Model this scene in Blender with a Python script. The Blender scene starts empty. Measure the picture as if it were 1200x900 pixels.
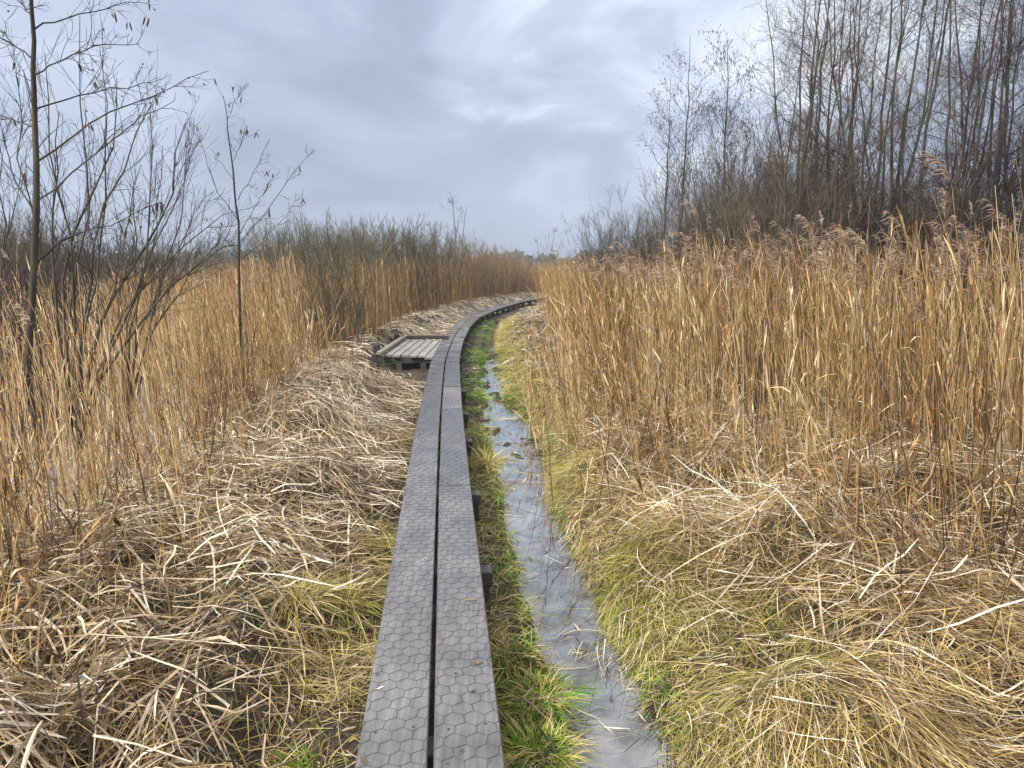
import bpy, math, random
import numpy as np
from mathutils import Vector

rng = np.random.default_rng(11)
random.seed(11)
scene = bpy.context.scene
col = scene.collection
R = math.radians

# ------------------------------------------------------------------ camera
F_PX, HORIZON = 880.0, 312.0
BOARD_Z = 0.32
CAM = np.array([0.0, 0.0, BOARD_Z + 1.6])
TH = math.atan((450 - HORIZON) / F_PX)
FW = np.array([0, math.cos(TH), -math.sin(TH)])
UP = np.array([0, math.sin(TH), math.cos(TH)])
RT = np.array([1.0, 0, 0])

def ray(x, y):
    return (x - 600) * RT + (450 - y) * UP + F_PX * FW

def on_z(x, y, z):
    d = ray(x, y); t = (z - CAM[2]) / d[2]
    return CAM + d * t

def on_y(x, y, Y):
    d = ray(x, y); t = (Y - CAM[1]) / d[1]
    return CAM + d * t

cam_d = bpy.data.cameras.new('camera')
cam_d.sensor_width = 36.0
cam_d.lens = 36.0 * F_PX / 1200.0
cam_d.clip_start = 0.05
cam_d.clip_end = 5000
cam = bpy.data.objects.new('camera', cam_d)
cam.location = CAM
cam.rotation_euler = (math.pi / 2 - TH, 0, 0)
col.objects.link(cam)
scene.camera = cam

# ------------------------------------------------------------------ noise helpers (numpy)
def _hash(ix, iy, s):
    h = (ix.astype(np.int64) * 374761393 + iy.astype(np.int64) * 668265263 + s * 974711) & 0xFFFFFFFF
    h = ((h ^ (h >> 13)) * 1274126177) & 0xFFFFFFFF
    return ((h ^ (h >> 16)) & 0xFFFF) / 65535.0

def vnoise(x, y, s=0):
    x = np.asarray(x, float); y = np.asarray(y, float)
    ix = np.floor(x); iy = np.floor(y)
    fx = x - ix; fy = y - iy
    fx = fx * fx * (3 - 2 * fx); fy = fy * fy * (3 - 2 * fy)
    a = _hash(ix, iy, s); b = _hash(ix + 1, iy, s); c = _hash(ix, iy + 1, s); d = _hash(ix + 1, iy + 1, s)
    return (a * (1 - fx) + b * fx) * (1 - fy) + (c * (1 - fx) + d * fx) * fy

def fbm(x, y, s=0, o=4):
    v = 0; a = 0.5; f = 1.0
    for k in range(o):
        v = v + a * (vnoise(x * f + 17.3 * k, y * f - 9.1 * k, s + k) - 0.5)
        a *= 0.5; f *= 2.03
    return v          # about -0.5..0.5

def sstep(a, b, x):
    t = np.clip((x - a) / (b - a), 0, 1)
    return t * t * (3 - 2 * t)

# ------------------------------------------------------------------ layout curves
bw_px = [(503.5, 900), (508, 700), (515.5, 500), (516.5, 480), (521.5, 422), (529, 400), (541, 381),
         (553, 371), (578, 361), (605, 353.5), (628, 349.5), (655, 346)]
bw = np.array([on_z(x, y, BOARD_Z) for x, y in bw_px])
_Y = np.concatenate([[-2.0], bw[:, 1], [60.0, 90.0]])
_sl = (bw[1, 0] - bw[0, 0]) / (bw[1, 1] - bw[0, 1])
_X = np.concatenate([[bw[0, 0] - _sl * (bw[0, 1] + 2)], bw[:, 0], [bw[-1, 0] + 9, bw[-1, 0] + 30]])
_dy = np.arange(-2, 90, 0.1)
_dx = np.interp(_dy, _Y, _X)
_k = np.exp(-0.5 * (np.arange(-14, 15) / 6.0) ** 2); _k /= _k.sum()
_dxs = np.convolve(np.pad(_dx, 14, mode='edge'), _k, mode='valid')
def bx(Y): return np.interp(Y, _dy, _dxs)

dt_px = [(732, 900, 66), (660, 705, 40), (619, 600, 23), (614, 555, 29), (604, 515, 38), (582, 470, 14), (577, 450, 15), (577, 420, 8), (577, 392, 7)]
_d = np.array([list(on_z(x, y, 0)[:2]) + [.93 * w * on_z(x, y, 0)[1] / F_PX] for x, y, w in dt_px])
def ditch_c(Y): return np.interp(Y, np.concatenate([[0], _d[:, 1], [26, 60]]), np.concatenate([[_d[0, 0] + .25], _d[:, 0], [_d[-1, 0] + .1, 6]]))
def ditch_w(Y): return np.interp(Y, np.concatenate([[0], _d[:, 1], [25, 27]]), np.concatenate([[_d[0, 2] + .05], _d[:, 2], [.15, 0.02]]))

def left_edge(Y):  return bx(Y) - np.interp(Y, [0, 4.5, 6.5, 9, 11, 13, 14.5, 17, 19, 22, 30, 39, 60], [1.95, 2.0, 2.15, 2.35, 2.25, 2.0, 1.7, 1.5, 1.7, 1.5, 1.5, 1.8, 2])
def right_edge(Y): return bx(Y) + np.interp(Y, [0, 3, 4.5, 5.8, 8, 10.6, 15.7, 22, 30, 38, 60], [3.6, 3.15, 2.45, 1.9, 1.4, 1.6, 2.1, 2.35, 2.1, 1.9, 1.5])

def pond_x(Y): return np.interp(Y, [0, 4, 7, 12, 20, 40], [-3.6, -3.35, -3.4, -4.5, -8, -16])

BUMPS = [(*on_z(px, py, z)[:2], a, r) for px, py, z, a, r in ((1040, 830, .35, .20, .30), (1130, 745, .4, .20, .35), (880, 840, .25, .12, .25), (930, 650, .35, .20, .4), (770, 640, .3, .12, .3), (1080, 600, .35, .20, .5),
         (1160, 870, .3, -.16, .2), (930, 770, .3, -.18, .18), (700, 545, .25, .10, .35), (830, 590, .3, -.14, .25),
         (290, 870, .2, -.28, .17), (110, 885, .2, -.30, .2), (150, 690, .3, .16, .35), (60, 770, .3, -.16, .2), (330, 690, .25, .14, .28), (240, 620, .3, .16, .4), (420, 500, .3, .14, .5), (330, 560, .3, -.12, .3))]
def ground_h(X, Y):
    X = np.asarray(X, float); Y = np.asarray(Y, float)
    b = bx(np.clip(Y, -2, 89)); u = X - b
    dc = ditch_c(np.clip(Y, 0, 60)); dw = ditch_w(np.clip(Y, 0, 60))
    n1 = fbm(X * 1.1, Y * 1.1, 3); n2 = fbm(X * 4, Y * 4, 9, 3); n3 = fbm(X * 13, Y * 13, 21, 2)
    far = sstep(60, 90, np.hypot(X, Y))
    # left: raised litter mat, falling off to the pond
    n15 = fbm(X * 2.1, Y * 2.1, 13, 2)
    mat = 0.20 + .12 * sstep(4.5, 6.5, Y) * sstep(-3.2, -1.2, u) + 0.30 * n1 + 0.46 * n15 + 0.26 * n2
    farw = sstep(5, 8, Y)
    nearb = sstep(-0.95 - .35 * farw, -0.45 - .2 * farw, u)
    hl = mat * (1 - nearb) + (0.07 - .05 * farw + 0.08 * n2) * nearb
    plt = sstep(-3.0, -2.6, X) * sstep(11.6, 12.8, Y) * (1 - sstep(16.6, 17.2, Y))
    hl = hl * (1 - plt) + (.05 + .10 * n2) * plt
    px = pond_x(np.clip(Y, 0, 40))
    pf = sstep(px - 0.3, px + 1.1, X)
    hl = hl * pf + (-0.18 + 0.10 * n2) * (1 - pf)
    # right: strip, ditch, bank
    hr_bank = 0.05 + 0.20 * sstep(0.0, 0.55, X - dc - dw) + 0.12 * sstep(0.5, 1.6, X - dc - dw) + (0.36 * n1 + 0.52 * n15 + 0.22 * n2) * sstep(0.15, 1.0, X - dc - dw)
    strip = 0.075 + 0.12 * n2 + 0.05 * n3
    e = np.abs(X - dc) - dw * (1 + 1.5 * n2 + .7 * n15) + 0.12 * n2
    rough = np.interp(Y, [2.5, 4, 5, 7, 8.5, 12, 16, 25], [.20, .16, .18, .24, .28, .28, .30, .30])
    bed = -0.10 + rough * (n2 + 0.9 * n3) + 0.045 * sstep(5.5, 9, Y)
    t = sstep(-0.02, 0.10, e)
    side = np.where(X > dc, hr_bank, strip)
    hr = bed * (1 - t) + side * t
    h = np.where(u < 0, hl, hr)
    mid = sstep(-0.3, 0.25, u)
    h = np.where((u > -0.3) & (u < 0.25), hl * (1 - mid) + hr * mid, h)
    for bxx, byy, am, rd in BUMPS:
        h = h + am * np.exp(-((X - bxx) ** 2 + (Y - byy) ** 2) / (rd * rd))
    # the far marsh
    h = h * (1 - far) + (0.2 + 0.5 * fbm(X * .05, Y * .05, 40, 2)) * far
    return h

# ------------------------------------------------------------------ mesh building
class MB:
    """collects quads with a random value per strand; build() links them as ONE mesh object"""
    def __init__(self): self.v = []; self.q = []; self.a = []; self.b = []; self.n = 0
    def add(self, V, Q, a, b=None):
        self.v.append(V.reshape(-1, 3)); self.q.append(Q.reshape(-1, 4) + self.n)
        self.a.append(a.reshape(-1)); self.b.append((np.zeros(a.size) if b is None else b).reshape(-1))
        self.n += V.reshape(-1, 3).shape[0]
    def tubes(self, P, Rd, sides=3, rnd=None):
        P = np.asarray(P, float); N, K, _ = P.shape
        if N == 0: return
        Rd = np.broadcast_to(np.asarray(Rd, float), (N, K))
        if rnd is None: rnd = rng.random(N)
        T = np.gradient(P, axis=1); T /= np.linalg.norm(T, axis=2, keepdims=True) + 1e-9
        ref = np.where(np.abs(T[:, :1, 2:3]) > 0.8, np.array([1.0, 0.13, 0]), np.array([0.1, 0, 1.0]))
        n1 = np.cross(T, np.broadcast_to(ref, T.shape)); n1 /= np.linalg.norm(n1, axis=2, keepdims=True) + 1e-9
        n2 = np.cross(T, n1)
        an = np.arange(sides) * 2 * math.pi / sides
        V = P[:, :, None] + Rd[:, :, None, None] * (np.cos(an)[None, None, :, None] * n1[:, :, None] + np.sin(an)[None, None, :, None] * n2[:, :, None])
        i = np.arange(N)[:, None, None]; k = np.arange(K - 1)[None, :, None]; s = np.arange(sides)[None, None, :]
        s2 = (s + 1) % sides; base = i * K * sides
        Q = np.stack([base + k * sides + s, base + k * sides + s2, base + (k + 1) * sides + s2, base + (k + 1) * sides + s], -1)
        A = np.broadcast_to(rnd[:, None, None], (N, K, sides))
        B = np.broadcast_to(np.linspace(0, 1, K)[None, :, None], (N, K, sides))
        self.add(V, Q, A, B)
    def ribbons(self, P, W, side, rnd=None):
        P = np.asarray(P, float); N, K, _ = P.shape
        if N == 0: return
        W = np.broadcast_to(np.asarray(W, float), (N, K))
        if rnd is None: rnd = rng.random(N)
        side = side if side.ndim == 3 else side[:, None, :]
        V = np.stack([P - side * W[:, :, None] / 2, P + side * W[:, :, None] / 2], 2)
        i = np.arange(N)[:, None]; k = np.arange(K - 1)[None, :]; base = i * K * 2
        Q = np.stack([base + 2 * k, base + 2 * k + 1, base + 2 * k + 3, base + 2 * k + 2], -1)
        self.add(V, Q, np.broadcast_to(rnd[:, None, None], (N, K, 2)), np.broadcast_to(np.linspace(0, 1, K)[None, :, None], (N, K, 2)))
    def box(self, lo, hi, rnd=0.5, yaw=0.0, at=(0, 0, 0), ch=0.0):
        x0, y0, z0 = lo; x1, y1, z1 = hi; c = ch
        ring = [(x0 + c, z0), (x1 - c, z0), (x1, z0 + c), (x1, z1 - c), (x1 - c, z1), (x0 + c, z1), (x0, z1 - c), (x0, z0 + c)]
        V = []
        for y, inset in ((y0, c), (y0 + c, 0), (y1 - c, 0), (y1, c)):
            for (x, z) in ring:
                cx, cz = (x0 + x1) / 2, (z0 + z1) / 2
                fx = 1 - inset / max((x1 - x0) / 2, 1e-6); fz = 1 - inset / max((z1 - z0) / 2, 1e-6)
                V.append((cx + (x - cx) * fx, y, cz + (z - cz) * fz))
        V = np.array(V)
        Q = []
        for r in range(3):
            for s in range(8):
                s2 = (s + 1) % 8
                Q.append((r * 8 + s2, r * 8 + s, (r + 1) * 8 + s, (r + 1) * 8 + s2))
        for o, f in ((0, 1), (24, -1)):
            caps = [(0, 1, 2, 3), (0, 3, 4, 7), (4, 5, 6, 7)]
            for cp in caps: Q.append(tuple(o + q for q in (cp if f > 0 else cp[::-1])))
        ca, sa = math.cos(yaw), math.sin(yaw)
        V = np.stack([V[:, 0] * ca - V[:, 1] * sa + at[0], V[:, 0] * sa + V[:, 1] * ca + at[1], V[:, 2] + at[2]], 1)
        self.add(V, np.array(Q), np.full(len(V), rnd))
    def build(self, name, mat, parent=None, smooth=False):
        me = bpy.data.meshes.new(name)
        V = np.concatenate(self.v).astype(np.float32); Q = np.concatenate(self.q).astype(np.int32)
        me.vertices.add(len(V)); me.vertices.foreach_set('co', V.ravel())
        me.loops.add(Q.size); me.loops.foreach_set('vertex_index', Q.ravel())
        me.polygons.add(len(Q)); me.polygons.foreach_set('loop_start', np.arange(0, Q.size, 4, dtype=np.int32))
        me.polygons.foreach_set('use_smooth', np.full(len(Q), bool(smooth)))
        at = me.attributes.new('rnd', 'FLOAT', 'POINT'); at.data.foreach_set('value', np.concatenate(self.a).astype(np.float32))
        at = me.attributes.new('along', 'FLOAT', 'POINT'); at.data.foreach_set('value', np.concatenate(self.b).astype(np.float32))
        me.update(calc_edges=True)
        if mat: me.materials.append(mat)
        o = bpy.data.objects.new(name, me); col.objects.link(o)
        if parent: o.parent = parent
        return o

def tag(o, label=None, cat=None, group=None, kind=None):
    if label: o['label'] = label
    if cat: o['category'] = cat
    if group: o['group'] = group
    if kind: o['kind'] = kind
    return o

def empty(name, loc=(0, 0, 0), rz=0.0, sc=1.0):
    o = bpy.data.objects.new(name, None); col.objects.link(o)
    o.location = loc; o.rotation_euler = (0, 0, rz); o.scale = (sc, sc, sc); o.empty_display_size = 0.2
    return o

def copy_tree(o, parent=None):
    c = o.copy(); col.objects.link(c)
    if parent: c.parent = parent
    for ch in list(o.children): copy_tree(ch, c)
    return c

# ------------------------------------------------------------------ materials
def new_mat(name):
    m = bpy.data.materials.new(name); m.use_nodes = True
    nt = m.node_tree; b = nt.nodes['Principled BSDF']
    return m, nt, b

def ramp(nt, stops, fac, interp='LINEAR'):
    r = nt.nodes.new('ShaderNodeValToRGB'); e = r.color_ramp.elements; r.color_ramp.interpolation = interp
    e[0].position, e[0].color = stops[0][0], (*stops[0][1], 1)
    e[1].position, e[1].color = stops[-1][0], (*stops[-1][1], 1)
    for p, c in stops[1:-1]:
        n = e.new(p); n.color = (*c, 1)
    nt.links.new(fac, r.inputs[0]); return r.outputs[0]

def strand_mat(name, stops, rough=0.65, transl=0.0, spec=0.3, noise=0.35, nscale=9.0):
    """one colour per strand from a ramp, broken up with streaky noise"""
    m, nt, b = new_mat(name)
    at = nt.nodes.new('ShaderNodeAttribute'); at.attribute_name = 'rnd'
    c = ramp(nt, stops, at.outputs['Fac'])
    tc = nt.nodes.new('ShaderNodeNewGeometry')
    no = nt.nodes.new('ShaderNodeTexNoise'); no.inputs['Scale'].default_value = nscale; no.inputs['Detail'].default_value = 2
    nt.links.new(tc.outputs['Position'], no.inputs['Vector'])
    mr = nt.nodes.new('ShaderNodeMapRange'); mr.inputs[1].default_value = 0.3; mr.inputs[2].default_value = 0.7
    mr.inputs[3].default_value = 1 - noise; mr.inputs[4].default_value = 1 + noise
    nt.links.new(no.outputs['Fac'], mr.inputs[0])
    mx = nt.nodes.new('ShaderNodeVectorMath'); mx.operation = 'SCALE'
    nt.links.new(c, mx.inputs[0]); nt.links.new(mr.outputs[0], mx.inputs['Scale'])
    nt.links.new(mx.outputs[0], b.inputs['Base Color'])
    b.inputs['Roughness'].default_value = rough
    b.inputs['Specular IOR Level'].default_value = spec
    if transl > 0:
        tr = nt.nodes.new('ShaderNodeBsdfTranslucent'); nt.links.new(mx.outputs[0], tr.inputs['Color'])
        ms = nt.nodes.new('ShaderNodeMixShader'); ms.inputs[0].default_value = transl
        out = nt.nodes['Material Output']
        nt.links.new(b.outputs[0], ms.inputs[1]); nt.links.new(tr.outputs[0], ms.inputs[2]); nt.links.new(ms.outputs[0], out.inputs[0])
    return m

M = {}
M['reed'] = strand_mat('reed_straw', [(0, (.07, .043, .024)), (.22, (.20, .105, .040)), (.5, (.46, .27, .108)), (.8, (.59, .395, .18)), (1, (.80, .66, .43))], .55, .15)
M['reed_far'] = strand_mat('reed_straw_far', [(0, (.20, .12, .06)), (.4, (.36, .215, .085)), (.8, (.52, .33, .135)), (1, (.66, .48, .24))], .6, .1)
M['plume'] = strand_mat('reed_plume', [(0, (.22, .145, .10)), (.5, (.36, .25, .175)), (1, (.50, .38, .27))], .8, .25)
M['litter'] = strand_mat('dead_leaf_litter', [(0, (.035, .022, .013)), (.2, (.17, .11, .062)), (.4, (.37, .265, .165)), (.65, (.63, .515, .37)), (1, (.84, .765, .63))], .5, .12, .4, .4, 14)
M['straw'] = strand_mat('fine_dry_grass', [(0, (.13, .075, .028)), (.5, (.40, .265, .10)), (1, (.64, .49, .23))], .65, .2)
M['moss_grass'] = strand_mat('yellow_green_grass', [(0, (.14, .18, .02)), (.2, (.31, .31, .05)), (.42, (.47, .39, .10)), (.7, (.55, .42, .19)), (1, (.68, .57, .34))], .6, .3)
M['green'] = strand_mat('green_grass', [(0, (.06, .16, .015)), (.5, (.16, .31, .03)), (.8, (.31, .40, .06)), (1, (.52, .45, .15))], .5, .35)

def bark(name, c0, c1, c2=None, scale=12.0, stretch=(1, 1, .15)):
    m, nt, b = new_mat(name)
    tc = nt.nodes.new('ShaderNodeTexCoord'); mp = nt.nodes.new('ShaderNodeMapping'); mp.inputs['Scale'].default_value = stretch
    nt.links.new(tc.outputs['Object'], mp.inputs[0])
    no = nt.nodes.new('ShaderNodeTexNoise'); no.inputs['Scale'].default_value = scale; no.inputs['Detail'].default_value = 5
    nt.links.new(mp.outputs[0], no.inputs['Vector'])
    c = ramp(nt, [(.3, c0), (.55, c1), (.75, c2 or c1)], no.outputs['Fac'])
    nt.links.new(c, b.inputs['Base Color']); b.inputs['Roughness'].default_value = .8; b.inputs['Specular IOR Level'].default_value = .2
    bp = nt.nodes.new('ShaderNodeBump'); bp.inputs['Strength'].default_value = .5; bp.inputs['Distance'].default_value = .01
    nt.links.new(no.outputs['Fac'], bp.inputs['Height']); nt.links.new(bp.outputs[0], b.inputs['Normal'])
    return m
M['bark_dark'] = bark('dark_alder_bark', (.030, .024, .019), (.065, .052, .042), (.10, .10, .055))
M['bark_moss'] = bark('mossy_willow_bark', (.04, .033, .024), (.095, .082, .055), (.16, .14, .10))
M['bark_grey'] = bark('grey_wood_bark', (.035, .030, .027), (.075, .066, .06), (.17, .155, .14))
M['twig_purple'] = bark('purple_brown_twigs', (.032, .020, .021), (.060, .038, .038), (.088, .062, .057), 5, (1, 1, 1))
M['twig_brown'] = bark('brown_twigs', (.065, .05, .036), (.135, .105, .075), (.20, .16, .11), 5, (1, 1, 1))
M['twig_olive'] = bark('olive_twigs', (.055, .048, .030), (.11, .098, .060), (.17, .15, .10), 5, (1, 1, 1))
M['twig_tan'] = bark('tan_twigs', (.15, .10, .055), (.26, .18, .10), (.33, .24, .13), 5, (1, 1, 1))
M['catkin'] = bark('alder_catkin', (.06, .04, .03), (.11, .075, .05), (.16, .11, .075), 40, (1, 1, 1))

# ground: peat, dead thatch and moss in patches
m, nt, b = new_mat('marsh_ground'); M['ground'] = m
tc = nt.nodes.new('ShaderNodeTexCoord')
no = nt.nodes.new('ShaderNodeTexNoise'); no.inputs['Scale'].default_value = 22; no.inputs['Detail'].default_value = 8; no.inputs['Roughness'].default_value = .7
nt.links.new(tc.outputs['Object'], no.inputs['Vector'])
no2 = nt.nodes.new('ShaderNodeTexNoise'); no2.inputs['Scale'].default_value = 1.6; no2.inputs['Detail'].default_value = 4
nt.links.new(tc.outputs['Object'], no2.inputs['Vector'])
c1 = ramp(nt, [(.3, (.012, .009, .006)), (.5, (.035, .025, .015)), (.7, (.10, .07, .04))], no.outputs['Fac'])
c2 = ramp(nt, [(.3, (.020, .022, .007)), (.55, (.06, .058, .018)), (.75, (.14, .12, .05))], no.outputs['Fac'])
f2 = ramp(nt, [(.48, (0, 0, 0)), (.60, (1, 1, 1))], no2.outputs['Fac'])
mx = nt.nodes.new('ShaderNodeMix'); mx.data_type = 'RGBA'
nt.links.new(f2, mx.inputs[0]); nt.links.new(c1, mx.inputs[6]); nt.links.new(c2, mx.inputs[7])
nt.links.new(mx.outputs[2], b.inputs['Base Color']); b.inputs['Roughness'].default_value = .85
bp = nt.nodes.new('ShaderNodeBump'); bp.inputs['Strength'].default_value = .8; bp.inputs['Distance'].default_value = .03
nt.links.new(no.outputs['Fac'], bp.inputs['Height']); nt.links.new(bp.outputs[0], b.inputs['Normal'])

def water(name, base, ior, bump, scale, glint=.6):
    m, nt, b = new_mat(name)
    tc = nt.nodes.new('ShaderNodeTexCoord')
    no = nt.nodes.new('ShaderNodeTexNoise'); no.inputs['Scale'].default_value = scale; no.inputs['Detail'].default_value = 3
    nt.links.new(tc.outputs['Object'], no.inputs['Vector'])
    bp = nt.nodes.new('ShaderNodeBump'); bp.inputs['Strength'].default_value = bump; bp.inputs['Distance'].default_value = .01
    nt.links.new(no.outputs['Fac'], bp.inputs['Height']); nt.links.new(bp.outputs[0], b.inputs['Normal'])
    n2 = nt.nodes.new('ShaderNodeTexNoise'); n2.inputs['Scale'].default_value = 7; n2.inputs['Detail'].default_value = 6
    nt.links.new(tc.outputs['Object'], n2.inputs['Vector'])
    c = ramp(nt, [(.4, tuple(x * .35 for x in base)), (.6, tuple(x * 2.0 for x in base))], n2.outputs['Fac'])
    nt.links.new(c, b.inputs['Base Color'])
    b.inputs['Roughness'].default_value = .03; b.inputs['IOR'].default_value = ior
    n3 = nt.nodes.new('ShaderNodeTexNoise'); n3.inputs['Scale'].default_value = 4.5; n3.inputs['Detail'].default_value = 9; n3.inputs['Roughness'].default_value = .7; n3.inputs['Distortion'].default_value = .35
    nt.links.new(tc.outputs['Object'], n3.inputs['Vector'])
    sp = nt.nodes.new('ShaderNodeSeparateXYZ'); nt.links.new(tc.outputs['Object'], sp.inputs[0])
    my = nt.nodes.new('ShaderNodeMapRange'); nt.links.new(sp.outputs[1], my.inputs[0]); my.inputs[1].default_value = 4.5; my.inputs[2].default_value = 8; my.inputs[3].default_value = -.06; my.inputs[4].default_value = .16   # mirror patches strengthened further off, imitating brighter sky reflection
    ad = nt.nodes.new('ShaderNodeMath'); nt.links.new(n3.outputs['Fac'], ad.inputs[0]); nt.links.new(my.outputs[0], ad.inputs[1])
    fl = ramp(nt, [(.30, (0, 0, 0)), (.72, (glint, glint, glint))], ad.outputs[0])      # added patches of mirror gloss that stand in for sky glints
    gl = nt.nodes.new('ShaderNodeBsdfGlossy'); gl.inputs['Color'].default_value = (.92, .93, .93, 1); gl.inputs['Roughness'].default_value = .015
    nt.links.new(bp.outputs[0], gl.inputs['Normal'])
    msw = nt.nodes.new('ShaderNodeMixShader'); nt.links.new(fl, msw.inputs[0]); nt.links.new(b.outputs[0], msw.inputs[1]); nt.links.new(gl.outputs[0], msw.inputs[2])
    nt.links.new(msw.outputs[0], nt.nodes['Material Output'].inputs[0])
    return m
M['ditch_water'] = water('ditch_water', (.032, .027, .020), 2.4, .05, 10)
M['pond_water'] = water('pond_water', (.05, .05, .045), 2.0, .05, 3, .75)

def timber(name, c0, c1, rough, scale=(30, 3, 30)):
    m, nt, b = new_mat(name)
    tc = nt.nodes.new('ShaderNodeTexCoord'); mp = nt.nodes.new('ShaderNodeMapping'); mp.inputs['Scale'].default_value = scale
    nt.links.new(tc.outputs['Object'], mp.inputs[0])
    no = nt.nodes.new('ShaderNodeTexNoise'); no.inputs['Scale'].default_value = 2.0; no.inputs['Detail'].default_value = 6
    nt.links.new(mp.outputs[0], no.inputs['Vector'])
    at = nt.nodes.new('ShaderNodeAttribute'); at.attribute_name = 'rnd'
    n2 = nt.nodes.new('ShaderNodeTexNoise'); n2.inputs['Scale'].default_value = 3.2; n2.inputs['Detail'].default_value = 5
    nt.links.new(tc.outputs['Object'], n2.inputs['Vector'])
    c = ramp(nt, [(.25, c0), (.75, c1)], no.outputs['Fac'])
    mr = nt.nodes.new('ShaderNodeMapRange'); mr.inputs[1].default_value = .3; mr.inputs[2].default_value = .7; mr.inputs[3].default_value = .72; mr.inputs[4].default_value = 1.25
    nt.links.new(n2.outputs['Fac'], mr.inputs[0])
    ma = nt.nodes.new('ShaderNodeMath'); ma.operation = 'MULTIPLY_ADD'; ma.inputs[1].default_value = .4; ma.inputs[2].default_value = .8
    nt.links.new(at.outputs['Fac'], ma.inputs[0])
    mm = nt.nodes.new('ShaderNodeMath'); mm.operation = 'MULTIPLY'; nt.links.new(mr.outputs[0], mm.inputs[0]); nt.links.new(ma.outputs[0], mm.inputs[1])
    sc = nt.nodes.new('ShaderNodeVectorMath'); sc.operation = 'SCALE'; nt.links.new(c, sc.inputs[0]); nt.links.new(mm.outputs[0], sc.inputs['Scale'])
    nt.links.new(sc.outputs[0], b.inputs['Base Color'])
    rr = nt.nodes.new('ShaderNodeMapRange'); rr.inputs[1].default_value = .35; rr.inputs[2].default_value = .65; rr.inputs[3].default_value = rough - .14; rr.inputs[4].default_value = rough + .12
    nt.links.new(n2.outputs['Fac'], rr.inputs[0]); nt.links.new(rr.outputs[0], b.inputs['Roughness'])
    bp = nt.nodes.new('ShaderNodeBump'); bp.inputs['Strength'].default_value = .25; bp.inputs['Distance'].default_value = .003
    nt.links.new(no.outputs['Fac'], bp.inputs['Height']); nt.links.new(bp.outputs[0], b.inputs['Normal'])
    return m
M['board'] = timber('wet_grey_board', (.088, .087, .089), (.185, .178, .185), .27)
M['board_pink'] = timber('reddish_board', (.125, .108, .108), (.225, .198, .20), .32)
M['platform'] = timber('weathered_plank', (.19, .18, .165), (.36, .345, .32), .5)
M['kerb'] = timber('greenish_kerb_timber', (.12, .13, .095), (.26, .26, .20), .6)
M['beam'] = timber('dark_support_timber', (.028, .026, .024), (.085, .078, .07), .6)
m, nt, b = new_mat('rusty_dark_wire'); b.inputs['Base Color'].default_value = (.055, .050, .048, 1); b.inputs['Roughness'].default_value = .6; b.inputs['Metallic'].default_value = .2; M['wire'] = m
m, nt, b = new_mat('far_foliage'); M['far'] = m
at = nt.nodes.new('ShaderNodeAttribute'); at.attribute_name = 'rnd'
nt.links.new(ramp(nt, [(0, (.035, .055, .032)), (.6, (.06, .08, .045)), (1, (.10, .09, .065))], at.outputs['Fac']), b.inputs['Base Color']); b.inputs['Roughness'].default_value = .9

# ------------------------------------------------------------------ ground and water
def axis(fine0, fine1, step, lo, hi, grow=1.16):
    a = list(np.arange(fine0, fine1, step)); s = step; x = a[-1]
    while x < hi: s *= grow; x += s; a.append(x)
    s = step; x = fine0; pre = []
    while x > lo: s *= grow; x -= s; pre.append(x)
    return np.array(pre[::-1] + a)
gx = axis(-5.5, 4.5, .05, -900, 900); gy = axis(1.5, 17, .055, -60, 1600)
GX, GY = np.meshgrid(gx, gy)
GZ = ground_h(GX, GY)
V = np.stack([GX, GY, GZ], -1).reshape(-1, 3)
nx, ny = len(gx), len(gy)
ii, jj = np.meshgrid(np.arange(nx - 1), np.arange(ny - 1))
Q = np.stack([jj * nx + ii, jj * nx + ii + 1, (jj + 1) * nx + ii + 1, (jj + 1) * nx + ii], -1)
g = MB(); g.add(V, Q, np.zeros(len(V))); o = g.build('ground', M['ground'], smooth=True); o['kind'] = 'structure'

ys = np.concatenate([np.arange(0, 28, .25)])
w = MB(); c = ditch_c(ys)
V = np.stack([np.stack([c - .62, ys, 0 * ys], -1), np.stack([c + .75, ys, 0 * ys], -1)], 1)
V[:, 0, 0] = np.maximum(V[:, 0, 0], bx(ys) + .1)
k = np.arange(len(ys) - 1)
w.add(V, np.stack([2 * k, 2 * k + 1, 2 * k + 3, 2 * k + 2], -1), np.zeros(2 * len(ys)))
o = w.build('ditch_water', M['ditch_water']); o['kind'] = 'structure'
w = MB(); ys = np.arange(0, 64, 1.0); pxs = pond_x(ys) + .9
V = np.stack([np.stack([pxs * 0 - 60, ys, 0 * ys], -1), np.stack([pxs, ys, 0 * ys], -1)], 1); k = np.arange(len(ys) - 1)
w.add(V, np.stack([2 * k, 2 * k + 1, 2 * k + 3, 2 * k + 2], -1), np.zeros(2 * len(ys)))
o = w.build('pond_water', M['pond_water']); o['kind'] = 'structure'

# ------------------------------------------------------------------ boardwalk
bwk = tag(empty('boardwalk', (0, 0, 0)), 'narrow grey boardwalk of paired planks under chicken wire curving away through the marsh', 'boardwalk')
BW, GAP, TK = 0.232, 0.020, 0.048

def perp(Y):
    d = np.array([bx(Y + .25) - bx(Y - .25), .5]); d /= np.linalg.norm(d)
    return np.array([d[1], -d[0]])          # to the right of travel
def plank_pts(Y, t):                       # t: metres right of the centre line
    p = perp(Y); return np.array([bx(Y) + p[0] * t, Y + p[1] * t])

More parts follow.
